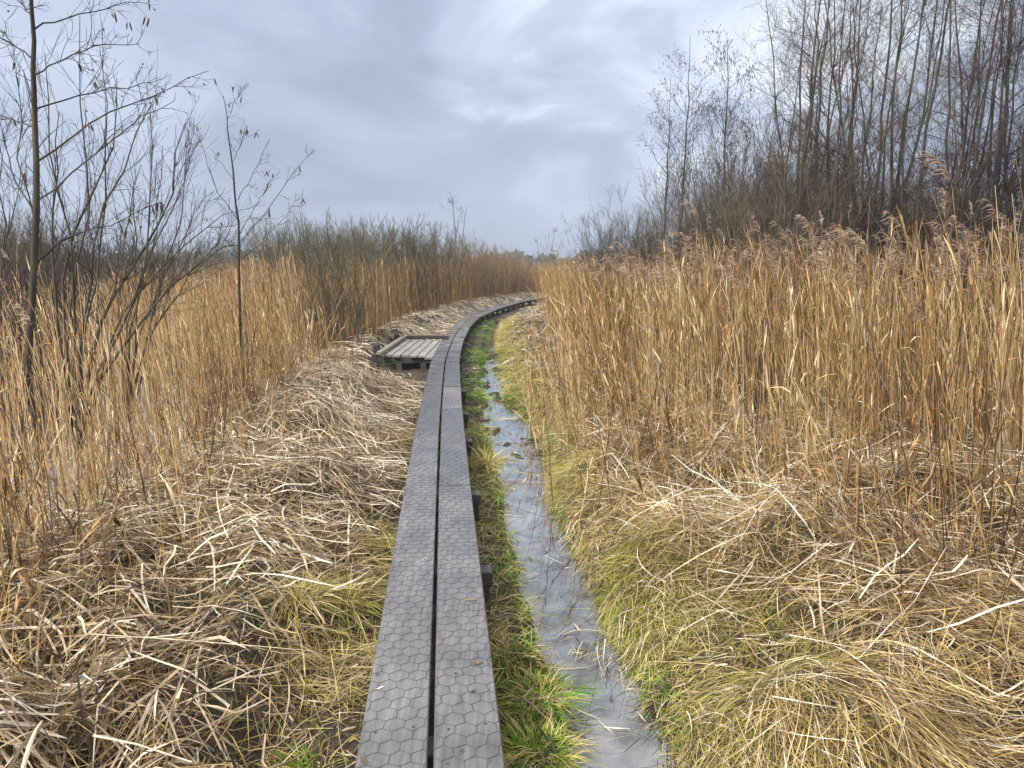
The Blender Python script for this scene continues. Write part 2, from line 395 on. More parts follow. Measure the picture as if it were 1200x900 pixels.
def deck_board(ya, yb, t0, t1, wire, mat, dz):
    pa0, pa1, pb0, pb1 = plank_pts(ya + .003, t0), plank_pts(ya + .003, t1), plank_pts(yb - .003, t0), plank_pts(yb - .003, t1)
    c = .005; zt = BOARD_Z + dz; zb = zt - TK
    prof = [(c, zb), (1 - c, zb), (1, zb + c), (1, zt - c), (1 - c, zt), (c, zt), (0, zt - c), (0, zb + c)]
    wd = t1 - t0
    prof = [((x if x in (0, 1) else (c / wd if x == c else 1 - c / wd)), z) for x, z in prof]
    rows = []
    n = max(2, int((yb - ya) / .5) + 1)
    warp = rng.normal(0, .0003, n)
    for i, f in enumerate(np.linspace(0, 1, n)):
        A = pa0 * (1 - f) + pb0 * f; B = pa1 * (1 - f) + pb1 * f
        rows.append([(*(A * (1 - x) + B * x), z + warp[i]) for x, z in prof])
    V = np.array(rows); Q = []
    for r_ in range(n - 1):
        for s in range(8):
            s2 = (s + 1) % 8; Q.append((r_ * 8 + s2, r_ * 8 + s, (r_ + 1) * 8 + s, (r_ + 1) * 8 + s2))
    e = (n - 1) * 8
    for cp in ((0, 1, 2, 3), (0, 3, 4, 7), (4, 5, 6, 7)):
        Q.append(cp); Q.append(tuple(e + q for q in cp[::-1]))
    mb = MB(); mb.add(V, np.array(Q), np.full(V.shape[0] * 8, rng.random()))
    o = mb.build('deck_board', mat, bwk)
    if wire:
        sc_ = []
        for yy in [2.4, 3.93, 5.35, 7.05, 8.4, 9.95, 11.3]:
            for q in ((yy, .22), (yy + .02, .78)):
                if not ya + .06 < q[0] < yb - .06: q = (ya + .05 if abs(q[0] - ya) < .2 else yb - .05 if abs(q[0] - yb) < .2 else None, q[1])
                if q[0] is None: continue
                f = (q[0] - ya) / (yb - ya); A = (pa0 * (1 - f) + pb0 * f) * (1 - q[1]) + (pa1 * (1 - f) + pb1 * f) * q[1]
                sc_.append([(A[0], A[1], zt - .002), (A[0], A[1], zt + .0012), (A[0] + .0005, A[1], zt + .0014)])
        if sc_:
            ms_ = MB(); ms_.tubes(np.array(sc_), np.array([.0055, .0055, .0004])[None] * np.ones((len(sc_), 1)), 8)
            ms_.build('screws', M['wire'], o)['kind'] = 'stuff'
        L = np.linalg.norm(pb0 - pa0); w_ = .073; a = w_ / math.sqrt(3)
        off = rng.random() * w_
        seg = []
        def jit(s, t):
            k1 = _hash(np.array([round(s * 997)]), np.array([round(t * 991)]), 5)[0] - .5
            k2 = _hash(np.array([round(s * 997)]), np.array([round(t * 991)]), 6)[0] - .5
            big = .018 * math.sin(s * 3.1 + t0 * 9) + .010 * math.sin(s * 7.7 + 2)
            return s + k1 * .009, t + k2 * .008 + big
        for j in range(-1, int(L / (1.5 * a)) + 2):
            for i in range(-2, int(wd / w_) + 3):
                t = off + (i + .5 * (j % 2)) * w_; s = j * 1.5 * a
                for (s0, u0), (s1, u1) in (((s + a, t), (s + a / 2, t + w_ / 2)), ((s + a / 2, t + w_ / 2), (s - a / 2, t + w_ / 2)), ((s + a, t), (s + a / 2, t - w_ / 2))):
                    p0 = jit(s0, u0); p1 = jit(s1, u1)
                    if min(p0[1], p1[1]) < .002 and max(p0[1], p1[1]) < .002: continue
                    if min(p0[1], p1[1]) > wd - .002: continue
                    q = []
                    for (ps, pt) in (p0, p1):
                        ps = min(max(ps, .0), L); pt = min(max(pt, .001), wd - .001)
                        f = ps / L
                        A = pa0 * (1 - f) + pb0 * f; B = pa1 * (1 - f) + pb1 * f
                        X_ = A + (B - A) * pt / wd
                        q.append((X_[0], X_[1], zt + .0019))
                    if (q[0][0] - q[1][0]) ** 2 + (q[0][1] - q[1][1]) ** 2 > 1e-5: seg.append(q)
        mw = MB(); mw.tubes(np.array(seg), np.full((len(seg), 2), .0008), 3)
        mw.build('wire_mesh', M['wire'], o)

def joints(first, Ymax):
    j = list(first)
    while j[-1] < Ymax: j.append(j[-1] + rng.uniform(1.45, 2.3))
    return j
jl = joints([-.4, 2.0, 7.05, 10.1, 12.6, 14.7, 16.6, 18.3], 46)
jr = joints([-.9, 1.7, 5.35, 8.35, 9.95, 12.6, 14.4, 16.3], 46)
for js, s in ((jl, -1), (jr, 1)):
    for k in range(len(js) - 1):
        t0, t1 = (-GAP / 2 - BW, -GAP / 2) if s < 0 else (GAP / 2, GAP / 2 + BW)
        pink = s > 0 and abs(js[k] - 8.35) < .01
        deck_board(js[k], js[k + 1], t0, t1, js[k] < 14, M['board_pink'] if pink else M['board'], rng.normal(0, .002))
beam_ys = [3.93, 5.35, 7.05, 8.4, 9.95]
y = 11.3
while y < 46: beam_ys.append(y); y += 1.25
for y in [1.0, 2.4] + beam_ys:
    p = perp(y); yaw = math.atan2(p[1], p[0]); cx = float(bx(y))
    ex = .315 if y in beam_ys[:5] else (.275 if y > 3 else .24)
    mb = MB(); mb.box((-.25, -.055, -.085), (ex, .055, 0), rng.random(), yaw, (cx, y, BOARD_Z - TK - .006), .006)
    mb.build('cross_beam', M['beam'], bwk)
    for s in (-1, 1):
        q = plank_pts(y, -.19 if s < 0 else ex - .06)
        mb = MB(); mb.box((-.045, -.04, -.35), (.045, .04, BOARD_Z - TK - .092), rng.random(), yaw, (q[0], q[1], 0), .006)
        mb.build('post', M['beam'], bwk)

# side platform
plat = tag(empty('viewing_platform', (-1.95, 14.9, 0)), 'low weathered plank platform with kerb rails beside the boardwalk', 'platform')
def prel(mb, name, mat): 
    o = mb.build(name, mat, plat); o.location = (1.95, -14.9, 0); return o
x0, x1, y0, y1 = -2.42, -1.42, 13.6, 16.5
nP = 6; pw = (x1 - x0 - .06) / nP
for i in range(nP):
    mb = MB(); a = x0 + .08 + i * pw
    e = rng.normal(0, .03) + (-.35 if i == nP - 1 else 0)
    mb.box((a, y0 + e, BOARD_Z - .045), (a + pw - .022, y1 + .02, BOARD_Z - .002 + rng.normal(0, .002)), rng.random(), 0, (0, 0, 0), .004)
    prel(mb, 'deck_plank', M['platform'])
mb = MB(); mb.box((x0 - .03, y0 - .12, BOARD_Z + .01), (x0 + .07, y1 + .05, BOARD_Z + .075), .8, 0, (0, 0, 0), .008); prel(mb, 'kerb_rail', M['kerb'])
mb = MB(); mb.box((x0 + .09, y1 + .03, BOARD_Z + .01), (x1 + .02, y1 + .13, BOARD_Z + .085), .1, 0, (0, 0, 0), .008); prel(mb, 'kerb_rail', M['beam'])
for yy in (y0 + .1, (y0 + y1) / 2, y1 - .1):
    mb = MB(); mb.box((x0 - .06, yy - .05, BOARD_Z - .16), (x1 + .1, yy + .05, BOARD_Z - .049), .3, 0, (0, 0, 0), .006); prel(mb, 'joist', M['beam'])
for (xx, yy, zt) in ((x0 - .12, y0 + .45, BOARD_Z + .16), (x0 - .12, y1 + .0, BOARD_Z + .13), (x0 + .35, y0 + .1, BOARD_Z - .165), (x1 - .2, y0 + .1, BOARD_Z - .165), (x1 - .1, y0 + 1.6, BOARD_Z - .165), (x0 + .1, y1 - .1, BOARD_Z - .165), (x0 - .1, y0 + .1, BOARD_Z + .02)):
    mb = MB(); mb.box((xx - .055, yy - .055, -.3), (xx + .055, yy + .055, zt), .3, 0, (0, 0, 0), .01); prel(mb, 'post', M['beam'])

# ------------------------------------------------------------------ strands
def unit(v): return v / (np.linalg.norm(v, axis=-1, keepdims=True) + 1e-9)

def scatter(x0, x1, y0, y1, dens, mask):
    n = int((x1 - x0) * (y1 - y0) * dens)
    X = rng.uniform(x0, x1, n); Y = rng.uniform(y0, y1, n)
    k = rng.random(n) < mask(X, Y)
    return X[k], Y[k]

def reeds(mb, X, Y, h0, h1, rad, lean=.07, leaves=2.0, plume=None, pm=0.0, plen=.28, hairs=28, rlo=0.0, lw=.009, sides=3, wind=-.10, hmul=lambda X, Y: 1 + 0 * X):
    N = len(X)
    if N == 0: return
    Z = ground_h(X, Y) - .03
    H = rng.uniform(h0, h1, N) * (1 + .5 * fbm(X * 1.3, Y * 1.3, 77, 3))
    H *= np.where(rng.random(N) < .2, rng.uniform(.2, .8, N), 1)
    H *= np.clip(hmul(X, Y), .3, 1.5)
    K = 5
    an = rng.uniform(0, 2 * math.pi, N); le = np.abs(rng.normal(0, lean, N)) * np.where(rng.random(N) < .06, 4.0, 1)
    dx = np.cos(an) * le + wind * .3; dy = np.sin(an) * le
    bend = rng.normal(0, .05, (N, 2))
    t = np.linspace(0, 1, K)
    P = np.stack([X[:, None] + H[:, None] * (dx[:, None] * t + (bend[:, :1] + wind * .35) * t ** 2.5),
                  Y[:, None] + H[:, None] * (dy[:, None] * t + bend[:, 1:] * t ** 2.5),
                  Z[:, None] + H[:, None] * t * (1 - .25 * le[:, None] ** 2)], -1)
    cl = vnoise(X * 1.7, Y * 1.7, 31)
    rnd = np.clip(rlo + .46 + 1.45 * (.6 * rng.random(N) + .4 * cl - .5), 0, 1)
    rr = rad * rng.uniform(.7, 1.3, N)
    mb.tubes(P, rr[:, None] * (1 - .55 * t)[None], sides, rnd)
    nl = int(leaves * N)
    if nl:
        pi = rng.integers(0, N, nl); tt = rng.beta(1.6, 1.3, nl) * .85 + .1
        f = tt * (K - 1); i0 = np.minimum(f.astype(int), K - 2); fr = (f - i0)[:, None]
        B = P[pi, i0] * (1 - fr) + P[pi, i0 + 1] * fr
        T = unit(P[pi, i0 + 1] - P[pi, i0])
        a2 = rng.uniform(0, 2 * math.pi, nl)
        out = np.stack([np.cos(a2) + wind * 2, np.sin(a2), 0 * a2], -1)
        L = rng.uniform(.12, .42, nl) * np.clip(H[pi] / 2, .4, 1.1)
        sp = rng.uniform(.05, .45, nl); dr = np.where(rng.random(nl) < .3, rng.uniform(.3, 1.4, nl), rng.uniform(0, .25, nl))
        s = np.linspace(0, 1, 4)
        LP = B[:, None] + L[:, None, None] * (T[:, None] * s[None, :, None] * 1.0 + out[:, None] * (sp[:, None] * s + .3 * dr[:, None] * s ** 2)[..., None]
             + np.array([0, 0, -1.0]) * (dr[:, None] * s ** 2)[..., None])
        side = unit(np.stack([-np.sin(a2), np.cos(a2), rng.normal(0, .3, nl)], -1))
        mb.ribbons(LP, lw * rng.uniform(.6, 1.5, nl)[:, None] * np.array([.7, 1, .8, .15]), side, np.clip(rnd[pi] + rng.normal(.05, .18, nl), 0, 1))
    if plume is not None and pm > 0:
        sel = np.where((rng.random(N) < pm) & (H > h0 * .85))[0]
        n = len(sel)
        if n:
            tip = P[sel, -1]; T = unit(P[sel, -1] - P[sel, -2])
            aa = rng.normal(math.pi * 1.0, 1.3, n)
            dd = np.stack([np.cos(aa), np.sin(aa), 0 * aa], -1)
            pl = plen * rng.uniform(.7, 1.3, n)
            # rachis arches over, hairs hang from it
            s = np.linspace(0, 1, 5)
            RA = tip[:, None] + pl[:, None, None] * (T[:, None] * (s - .30 * s ** 2)[None, :, None] + dd[:, None] * (.42 * s ** 1.6)[None, :, None])
            plume.tubes(RA, .0016 * np.ones((n, 5)), 3)
            pi = np.repeat(np.arange(n), hairs); m_ = len(pi)
            f = rng.random(m_) * 4; i0 = np.minimum(f.astype(int), 3); fr = (f - i0)[:, None]
            B = RA[pi, i0] * (1 - fr) + RA[pi, i0 + 1] * fr
            T2 = unit(RA[pi, i0 + 1] - RA[pi, i0])
            oo = unit(rng.normal(0, 1, (m_, 3)))
            L = pl[pi] * rng.uniform(.25, .6, m_) * (1.1 - .6 * f / 4)
            s3 = np.linspace(0, 1, 3)
            HP = B[:, None] + L[:, None, None] * (T2[:, None] * (.7 * s3)[None, :, None] + oo[:, None] * (.38 * s3)[None, :, None] + dd[pi][:, None] * (.3 * s3 ** 2)[None, :, None]
                 + np.array([0, 0, -1.0]) * (.55 * s3 ** 2)[None, :, None])
            plume.ribbons(HP, rng.uniform(.004, .009, m_)[:, None] * np.array([.8, 1, .3]), unit(np.cross(HP[:, 2] - HP[:, 0], rng.normal(0, 1, (m_, 3)))), np.clip(rng.random(n)[pi] * .7 + .3 * rng.random(m_), 0, 1))

def lying(mb, X, Y, L0, L1, w0, w1, ang, spread, lift, zoff=.0, K=5, tilt=.10, rlo=0, rhi=1, sag=.5, flat=True):
    """dead stems and leaves lying on the ground"""
    N = len(X)
    if N == 0: return
    a = ang + rng.normal(0, spread, N)
    L = rng.uniform(L0, L1, N) * rng.uniform(.6, 1.0, N)
    curl = rng.normal(0, .35, N)
    s = np.linspace(-.5, .5, K)
    aa = a[:, None] + curl[:, None] * s * 1.2
    kink = np.where(rng.random(N) < .3, rng.normal(0, .7, N), 0); aa = aa + kink[:, None] * (s > .1)
    st = L[:, None] / (K - 1)
    dx = np.cos(aa) * st; dy = np.sin(aa) * st
    PX = X[:, None] + np.cumsum(dx, 1) - dx.sum(1, keepdims=True) / 2
    PY = Y[:, None] + np.cumsum(dy, 1) - dy.sum(1, keepdims=True) / 2
    zc = ground_h(PX.ravel(), PY.ravel()).reshape(N, K)
    zm = zc.mean(1, keepdims=True)
    lf = lift * rng.beta(1.1, 2.2, N)[:, None]
    ti = rng.normal(0, tilt, N)[:, None] * L[:, None] * s
    PZ = np.maximum((zc * sag + zm * (1 - sag)) + zoff + lf + ti - .10 * L[:, None] * s ** 2, zc + .004)
    P = np.stack([PX, PY, PZ], -1)
    T = unit(P[:, -1] - P[:, 0])
    roll = rng.normal(0, .7, N)
    hz = unit(np.stack([-np.sin(a), np.cos(a), 0 * a], -1)); upv = np.cross(T, hz)
    side = hz * np.cos(roll)[:, None] + upv * np.sin(roll)[:, None]
    W = rng.uniform(w0, w1, N)[:, None]
    rnd = rlo + (rhi - rlo) * np.clip(.47 + 1.5 * (.62 * rng.random(N) + .38 * vnoise(X * 1.6, Y * 1.6, 5) - .5), 0, 1)
    if flat: mb.ribbons(P, W * np.concatenate([[.7], np.ones(K - 2), [.3]]), side, rnd)
    else: mb.tubes(P, W / 2 * np.concatenate([np.ones(K - 1), [.6]]), 3, rnd)

def blades(mb, X, Y, L0, L1, w0, w1, dirx, diry, dspread, rise, droop, rlo=0, rhi=1, K=4, zoff=-.01):
    """living or dead grass: rises, arches over and hangs"""
    N = len(X)
    if N == 0: return
    Z = ground_h(X, Y) + zoff
    a = np.arctan2(diry, dirx) + rng.normal(0, dspread, N)
    L = rng.uniform(L0, L1, N); s = np.linspace(0, 1, K)
    ri = rise * rng.uniform(.5, 1.4, N); dr = droop * rng.uniform(.5, 1.4, N)
    hx = np.cos(a); hy = np.sin(a)
    ho = (s[None] * .55 + .35 * s[None] ** 2) * L[:, None]
    P = np.stack([X[:, None] + hx[:, None] * ho, Y[:, None] + hy[:, None] * ho, Z[:, None] + L[:, None] * (ri[:, None] * s - dr[:, None] * s ** 2)], -1)
    zc = ground_h(P[..., 0].ravel(), P[..., 1].ravel()).reshape(N, K)
    P[..., 2] = np.maximum(P[..., 2], zc + .003 + .02 * rng.random((N, 1)) * s)
    side = unit(np.stack([-hy, hx, rng.normal(0, .4, N)], -1))
    rnd = rlo + (rhi - rlo) * np.clip(.5 + 1.5 * (.5 * rng.random(N) + .5 * vnoise(X * 2.5, Y * 2.5, 15) - .5), 0, 1)
    mb.ribbons(P, rng.uniform(w0, w1, N)[:, None] * np.concatenate([[.8], np.ones(K - 2), [.12]]), side, rnd)

# ---- reed beds
def edge_noise(X, Y, s): return .55 * fbm(X * .8, Y * .8, s, 3) * 2
def right_mask(d0, d1):
    def f(X, Y):
        e = X - right_edge(Y) - edge_noise(X, Y, 51)
        return sstep(-.25, .55, e) * np.interp(e, [0, 2, 5, 9], [1, 1, d0, d1]) * (.30 + 1.1 * vnoise(X * 1.7, Y * 1.7, 8))
    return f
def left_mask(X, Y):
    e = left_edge(Y) - X - edge_noise(X, Y, 52)
    pond = sstep(-.2, .5, pond_x(Y) + .3 - X) * (Y < 13)
    return sstep(-.2, .5, e) * (1 - .80 * pond) * (1 - .95 * sstep(1.15, .75, np.hypot(X + 3.55, (Y - 14.5) * .75))) * (1 - sstep(-7.5, -8.5, X) * (Y > 10) * (Y < 19)) * np.interp(e, [0, 3, 8, 14], [1, .8, .5, .25]) * (.30 + 1.0 * vnoise(X * 1.7, Y * 1.7, 18))

def in_view(f, margin=1.0):
    def g_(X, Y): return f(X, Y) * (np.abs(X) < Y * .74 + margin)
    return g_

mr_, pr_ = MB(), MB()
X, Y = scatter(.2, 13, 2.8, 15, 96, in_view(right_mask(.55, .3)))
def hright(X, Y):
    e = X - right_edge(Y); return (.62 + .38 * sstep(-.1, .9, e + .9 * fbm(X * 1.1, Y * 1.1, 44))) * (.86 + .035 * np.clip(X - 1.5, 0, 4))
reeds(mr_, X, Y, 1.45, 2.05, .0036, .09, 2.5, pr_, .17, .27, 30, lw=.010, hmul=hright)
X, Y = scatter(.2, 7, 2.6, 13, 85, in_view(lambda X, Y: sstep(-1.6, .1, X - right_edge(Y)) * (X - right_edge(Y) < .8)))
reeds(mr_, X, Y, .3, 1.3, .003, .38, 2.2, None, 0, lw=.009)
print('right reeds', len(X))
tag(mr_.build('reed_bed', M['reed']), 'tall golden dry reed stems standing right of the boardwalk', 'reeds', kind='stuff')
tag(pr_.build('reed_plumes', M['plume']), 'brown feathery seed heads drooping on top of the right hand reeds', 'reed plumes', kind='stuff')
mr_, pr_ = MB(), MB()
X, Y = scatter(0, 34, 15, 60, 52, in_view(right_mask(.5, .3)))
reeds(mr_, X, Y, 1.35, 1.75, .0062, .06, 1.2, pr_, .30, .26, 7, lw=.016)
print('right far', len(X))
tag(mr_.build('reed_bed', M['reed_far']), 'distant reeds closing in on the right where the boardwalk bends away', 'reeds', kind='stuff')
tag(pr_.build('reed_plumes', M['plume']), 'brown seed heads of the distant right reeds', 'reed plumes', kind='stuff')
ml_, pl_ = MB(), MB()
X, Y = scatter(-12, -1.2, 3.0, 15, 125, in_view(left_mask))
reeds(ml_, X, Y, 1.5, 2.15, .0036, .11, 2.4, pl_, .05, .24, 26, lw=.010, hmul=lambda X, Y: .6 + .4 * sstep(-.1, 1.0, left_edge(Y) - X + .9 * fbm(X * 1.1, Y * 1.1, 45)))
X, Y = scatter(-7, -1.2, 2.4, 13, 75, in_view(lambda X, Y: sstep(-1.1, .1, left_edge(Y) - X) * (left_edge(Y) - X < 1.5)))
reeds(ml_, X, Y, .3, 1.1, .003, .38, 2.4, None, 0, lw=.010)
print('left reeds', len(X))
tag(ml_.build('reed_bed', M['reed']), 'dry reed stems standing along the pond left of the flattened mat', 'reeds', kind='stuff')
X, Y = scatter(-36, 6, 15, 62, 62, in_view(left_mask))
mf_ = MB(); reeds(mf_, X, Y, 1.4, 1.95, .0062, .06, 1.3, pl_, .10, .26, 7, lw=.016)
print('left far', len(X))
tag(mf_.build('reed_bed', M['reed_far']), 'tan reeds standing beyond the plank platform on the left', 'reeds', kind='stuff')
tag(pl_.build('reed_plumes', M['plume']), 'sparse brown seed heads above the left hand reeds', 'reed plumes', kind='stuff')

# ---- flattened litter, left mat
def lmat(X, Y):
    u = X - bx(Y); e = -u - .44 - .10 * (Y < 7) + .5 * fbm(X * 1.5, Y * 1.5, 24)
    hole = (X > -2.8) & (X < -1.2) & (Y > 11.9) & (Y < 16.8)
    return ((e > 0) & (X > left_edge(Y) - 1.6) & ~hole) * (.25 + .75 * sstep(-.16, .10, fbm(X * 1.9, Y * 1.9, 25)))
lt = MB()
X, Y = scatter(-5, -.3, 2.0, 6.5, 760, lmat)
lying(lt, X, Y, .10, .65, .003, .010, -.3, 1.2, .30, tilt=.22)
X, Y = scatter(-5, -.3, 5.5, 13.5, 520, lmat)
lying(lt, X, Y, .45, 1.4, .004, .010, -1.05, .38, .26, tilt=.12, rlo=.15)
X, Y = scatter(-5, -.3, 5.0, 13.5, 140, lmat)
lying(lt, X, Y, .3, .9, .005, .013, .3, .9, .2, tilt=.14, rlo=.1)
def lfar(X, Y):
    u = X - bx(Y); return ((u < -.42) & (X > left_edge(Y) - .6) & ~((X > -2.8) & (X < -1.2) & (Y < 16.8))).astype(float)
X, Y = scatter(-5, 3, 13.5, 45, 170, lfar)
lying(lt, X, Y, .3, 1.0, .010, .02, -.5, .8, .16, tilt=.1, rlo=.15)
# broad reedmace leaves nearest the camera
X, Y = scatter(-3.5, -.5, 2.1, 6.5, 120, lmat)
lying(lt, X, Y, .2, .8, .008, .017, -.6, .9, .28, tilt=.2, rlo=.2)
print('litter polys', sum(len(q) for q in lt.q))
tag(lt.build('reed_litter', M['litter']), 'mat of flattened dead reed leaves left of the boardwalk', 'reed litter', kind='stuff')
def under(X, Y): return ((X > -2.9) & (X < bx(Y) - .3) & (Y > 11.8) & (Y < 13.7)).astype(float)
X, Y = scatter(-3, -.9, 11.8, 13.8, 420, under)
lying(lt, X, Y, .1, .5, .004, .009, .3, 1.2, .12, tilt=.3, rhi=.75)
fs = MB()
X, Y = scatter(-5, -.3, 2.0, 7.5, 900, lmat)
lying(fs, X, Y, .10, .40, .002, .004, .3, 1.3, .28, tilt=.35)
X, Y = scatter(-5, -.6, 2.2, 9, 420, lambda X, Y: lmat(X, Y) * (fbm(X * 1.4, Y * 1.4, 61) > -.02))
blades(fs, X, Y, .2, .5, .003, .006, .6, -1, 1.0, .75, .85)
tag(fs.build('dry_grass', M['straw']), 'fine dry grass strands tangled in the left hand litter', 'dry grass', kind='stuff')

# ---- right bank
def rbank(lo, hi):
    def f(X, Y):
        e = X - ditch_c(Y) - ditch_w(Y)
        return ((e > lo) & (e < hi + .5 * fbm(X * 1.2, Y * 1.2, 70))).astype(float)
    return f
def rlit(X, Y):
    e = X - ditch_c(Y) - ditch_w(Y); return sstep(.25, .9, e + .9 * fbm(X, Y, 71)) * (X < right_edge(Y) + 2.2) * (.3 + .7 * sstep(-.16, .10, fbm(X * 1.9, Y * 1.9, 73)))
rl = MB()
X, Y = scatter(.2, 7, 2.2, 13, 420, in_view(rlit, .5))
lying(rl, X, Y, .12, .7, .003, .008, 2.0, 1.0, .34, tilt=.34, rlo=.0)
X, Y = scatter(.2, 6, 2.4, 9, 60, in_view(lambda X, Y: rlit(X, Y) * (fbm(X * 1.1, Y * 1.1, 79) > -.02), .5))
lying(rl, X, Y, .25, .9, .004, .008, 1.85, .5, .36, tilt=.4, rlo=.5)
X, Y = scatter(.2, 7, 2.6, 9, 120, in_view(rlit, .5))
lying(rl, X, Y, .2, .9, .003, .006, 1.9, .8, .34, tilt=.40, rlo=.1, flat=False)
X, Y = scatter(-1, 3, 13, 40, 130, rlit)
lying(rl, X, Y, .3, 1.0, .009, .017, 1.2, .9, .2, tilt=.15, rlo=.1)
tag(rl.build('reed_litter', M['litter']), 'broken pale reed stems lying across the right hand bank', 'reed litter', kind='stuff')
rs = MB()
X, Y = scatter(.2, 7, 2.2, 9, 1250, in_view(rlit, .4))
lying(rs, X, Y, .10, .42, .002, .004, 2.0, 1.3, .30, tilt=.38)
X, Y = scatter(.2, 7, 2.2, 10, 420, in_view(rlit, .4))
blades(rs, X, Y, .22, .55, .003, .006, -.6, -1, .9, .75, .85)
tag(rs.build('dry_grass', M['straw']), 'tangled straw coloured grass on the right hand bank', 'dry grass', kind='stuff')
gb = MB()
def patchy(f, s_): return lambda X, Y: f(X, Y) * (.38 + .62 * sstep(-.12, .08, fbm(X * 1.7, Y * 1.7, s_)))
X, Y = scatter(-.2, 3.5, 2.2, 9, 4600, in_view(patchy(rbank(.01, .8), 72), .3))
blades(gb, X, Y, .06, .22, .0014, .003, -1, -.45, 1.2, .6, .85)
X, Y = scatter(-.9, 3.5, 9, 26, 700, rbank(-.02, .8))
blades(gb, X, Y, .10, .30, .004, .008, -1, -.3, .9, .6, .75)
X, Y = scatter(-.2, 2.5, 2.2, 13, 2600, in_view(lambda X, Y: rbank(.0, .6)(X, Y) * sstep(.02, .12, fbm(X * 1.3, Y * 1.3, 74)), .3))
blades(gb, X, Y, .05, .16, .0016, .0032, -1, -.45, 1.4, .65, .8, 0, .5)
print('bank grass', sum(len(q) for q in gb.q))
tag(gb.build('bank_grass', M['moss_grass']), 'soft yellow green grass combed down the right bank of the ditch', 'grass', kind='stuff')

# ---- strip between boardwalk and ditch, and the left verge
def strip(X, Y):
    u = X - bx(Y); e = ditch_c(Y) - ditch_w(Y) - X
    return ((u > .235) & (e > -.08)).astype(float)
gs = MB()
X, Y = scatter(-1.5, .6, 2.0, 8, 1900, lambda X, Y: strip(X, Y) * (.12 + .88 * (fbm(X * 2.2, Y * 2.2, 81) > -.02)))
blades(gs, X, Y, .03, .14, .0018, .004, .6, -.5, 1.6, .75, .7, .1, 1)
X, Y = scatter(-1.8, .3, 8, 26, 600, lambda X, Y: strip(X, Y) * (fbm(X * 2.2, Y * 2.2, 81) > .02))
blades(gs, X, Y, .08, .22, .006, .010, .6, -.5, 1.4, .7, .6, .2, .95)
def inwater(X, Y):
    e = np.abs(X - ditch_c(Y)) - ditch_w(Y); return (e < .02) * (fbm(X * 2.3, Y * 1.3, 86) > np.interp(Y, [5, 7], [.07, .01])) * 1.0
X, Y = scatter(-1, 1.4, 2.2, 14, 420, inwater)
blades(gs, X, Y, .05, .16, .002, .004, -.3, -.5, 1.5, 1.0, .4, 0, .8)
def edge_green(X, Y):
    e = np.abs(X - ditch_c(Y)) - ditch_w(Y); return ((e > -.06) & (e < .12)) * (fbm(X * 1.6, Y * 1.6, 85) > -.05)
X, Y = scatter(-1, 1.4, 2.2, 18, 1700, edge_green)
blades(gs, X, Y, .05, .14, .003, .006, -.5, -.5, 1.5, .9, .5, 0, .7)
tag(gs.build('verge_grass', M['green']), 'fresh green grass on the wet strip between boardwalk and ditch', 'grass', kind='stuff')
gy = MB()
X, Y = scatter(-1.6, .6, 2.0, 9, 1200, strip)
blades(gy, X, Y, .08, .24, .002, .004, .7, -.4, 1.5, .6, .8)
def lverge(X, Y):
    u = X - bx(Y); return ((u < -.235) & (u > -.72 - .9 * fbm(X * 1.1, Y * 1.1, 91))) * (.10 + .9 * sstep(-.08, .06, fbm(X * 1.5, Y * 1.5, 92)))
X, Y = scatter(-2.2, -.3, 2.0, 11, 2600, lverge)
blades(gy, X, Y, .08, .26, .0016, .0036, .8, -.6, 1.4, .62, .85)
X, Y = scatter(-2.2, -.3, 2.0, 9, 150, lverge)
lying(gy, X, Y, .1, .5, .003, .007, .5, 1.2, .14, tilt=.2, rlo=.5)
tag(gy.build('verge_grass', M['moss_grass']), 'yellowish grass fringing both sides of the boardwalk', 'grass', kind='stuff')
cb = MB()
X, Y = scatter(-4.5, -.2, 2.0, 9, 520, lambda X, Y: ((X - bx(Y) < -.26) & (X > left_edge(Y) - 1)).astype(float))
lying(cb, X, Y, .03, .18, .002, .009, 0, 3, .05, tilt=.3, rhi=.85)
X, Y = scatter(-.2, 6, 2.0, 9, 480, in_view(lambda X, Y: (X - ditch_c(Y) - ditch_w(Y) > .05).astype(float), .4))
lying(cb, X, Y, .03, .18, .002, .008, 0, 3, .05, tilt=.3, rhi=.85)
tag(cb.build('leaf_crumbs', M['litter']), 'small broken scraps of dead leaf covering the peat between the tufts', 'debris', kind='stuff')
dl = MB()      # brown debris floating and stranded in the ditch
def ditchm(X, Y):
    e = np.abs(X - ditch_c(Y)) - ditch_w(Y); return (e < .1) * np.interp(Y, [2, 5, 7, 9, 14], [.3, .35, .7, 1, 1]) * (.06 + .94 * (fbm(X * 3, Y * 3, 95) > .06))
X, Y = scatter(-1, 1.2, 2.2, 17, 420, ditchm)
n = len(X); a = rng.uniform(0, 6.28, n); L = rng.uniform(.02, .13, n) * np.where(rng.random(n) < .06, 2.5, 1); s = np.linspace(-.5, .5, 3)
P = np.stack([X[:, None] + np.cos(a)[:, None] * L[:, None] * s, Y[:, None] + np.sin(a)[:, None] * L[:, None] * s, np.maximum(ground_h(X, Y), 0)[:, None] + .004 + .006 * rng.random((n, 3))], -1)
dl.ribbons(P, rng.uniform(.003, .010, n)[:, None] * np.array([.5, 1, .4]), np.stack([-np.sin(a), np.cos(a), 0 * a], -1), rng.random(n) ** 1.8)
X, Y = scatter(-1.8, .5, 2.1, 14, 160, strip)
lying(dl, X, Y, .08, .4, .003, .008, 1.3, 1.0, .06, rlo=0, rhi=.7)
tag(dl.build('ditch_debris', M['litter']), 'brown leaf scraps floating in the ditch and along its margin', 'debris', kind='stuff')

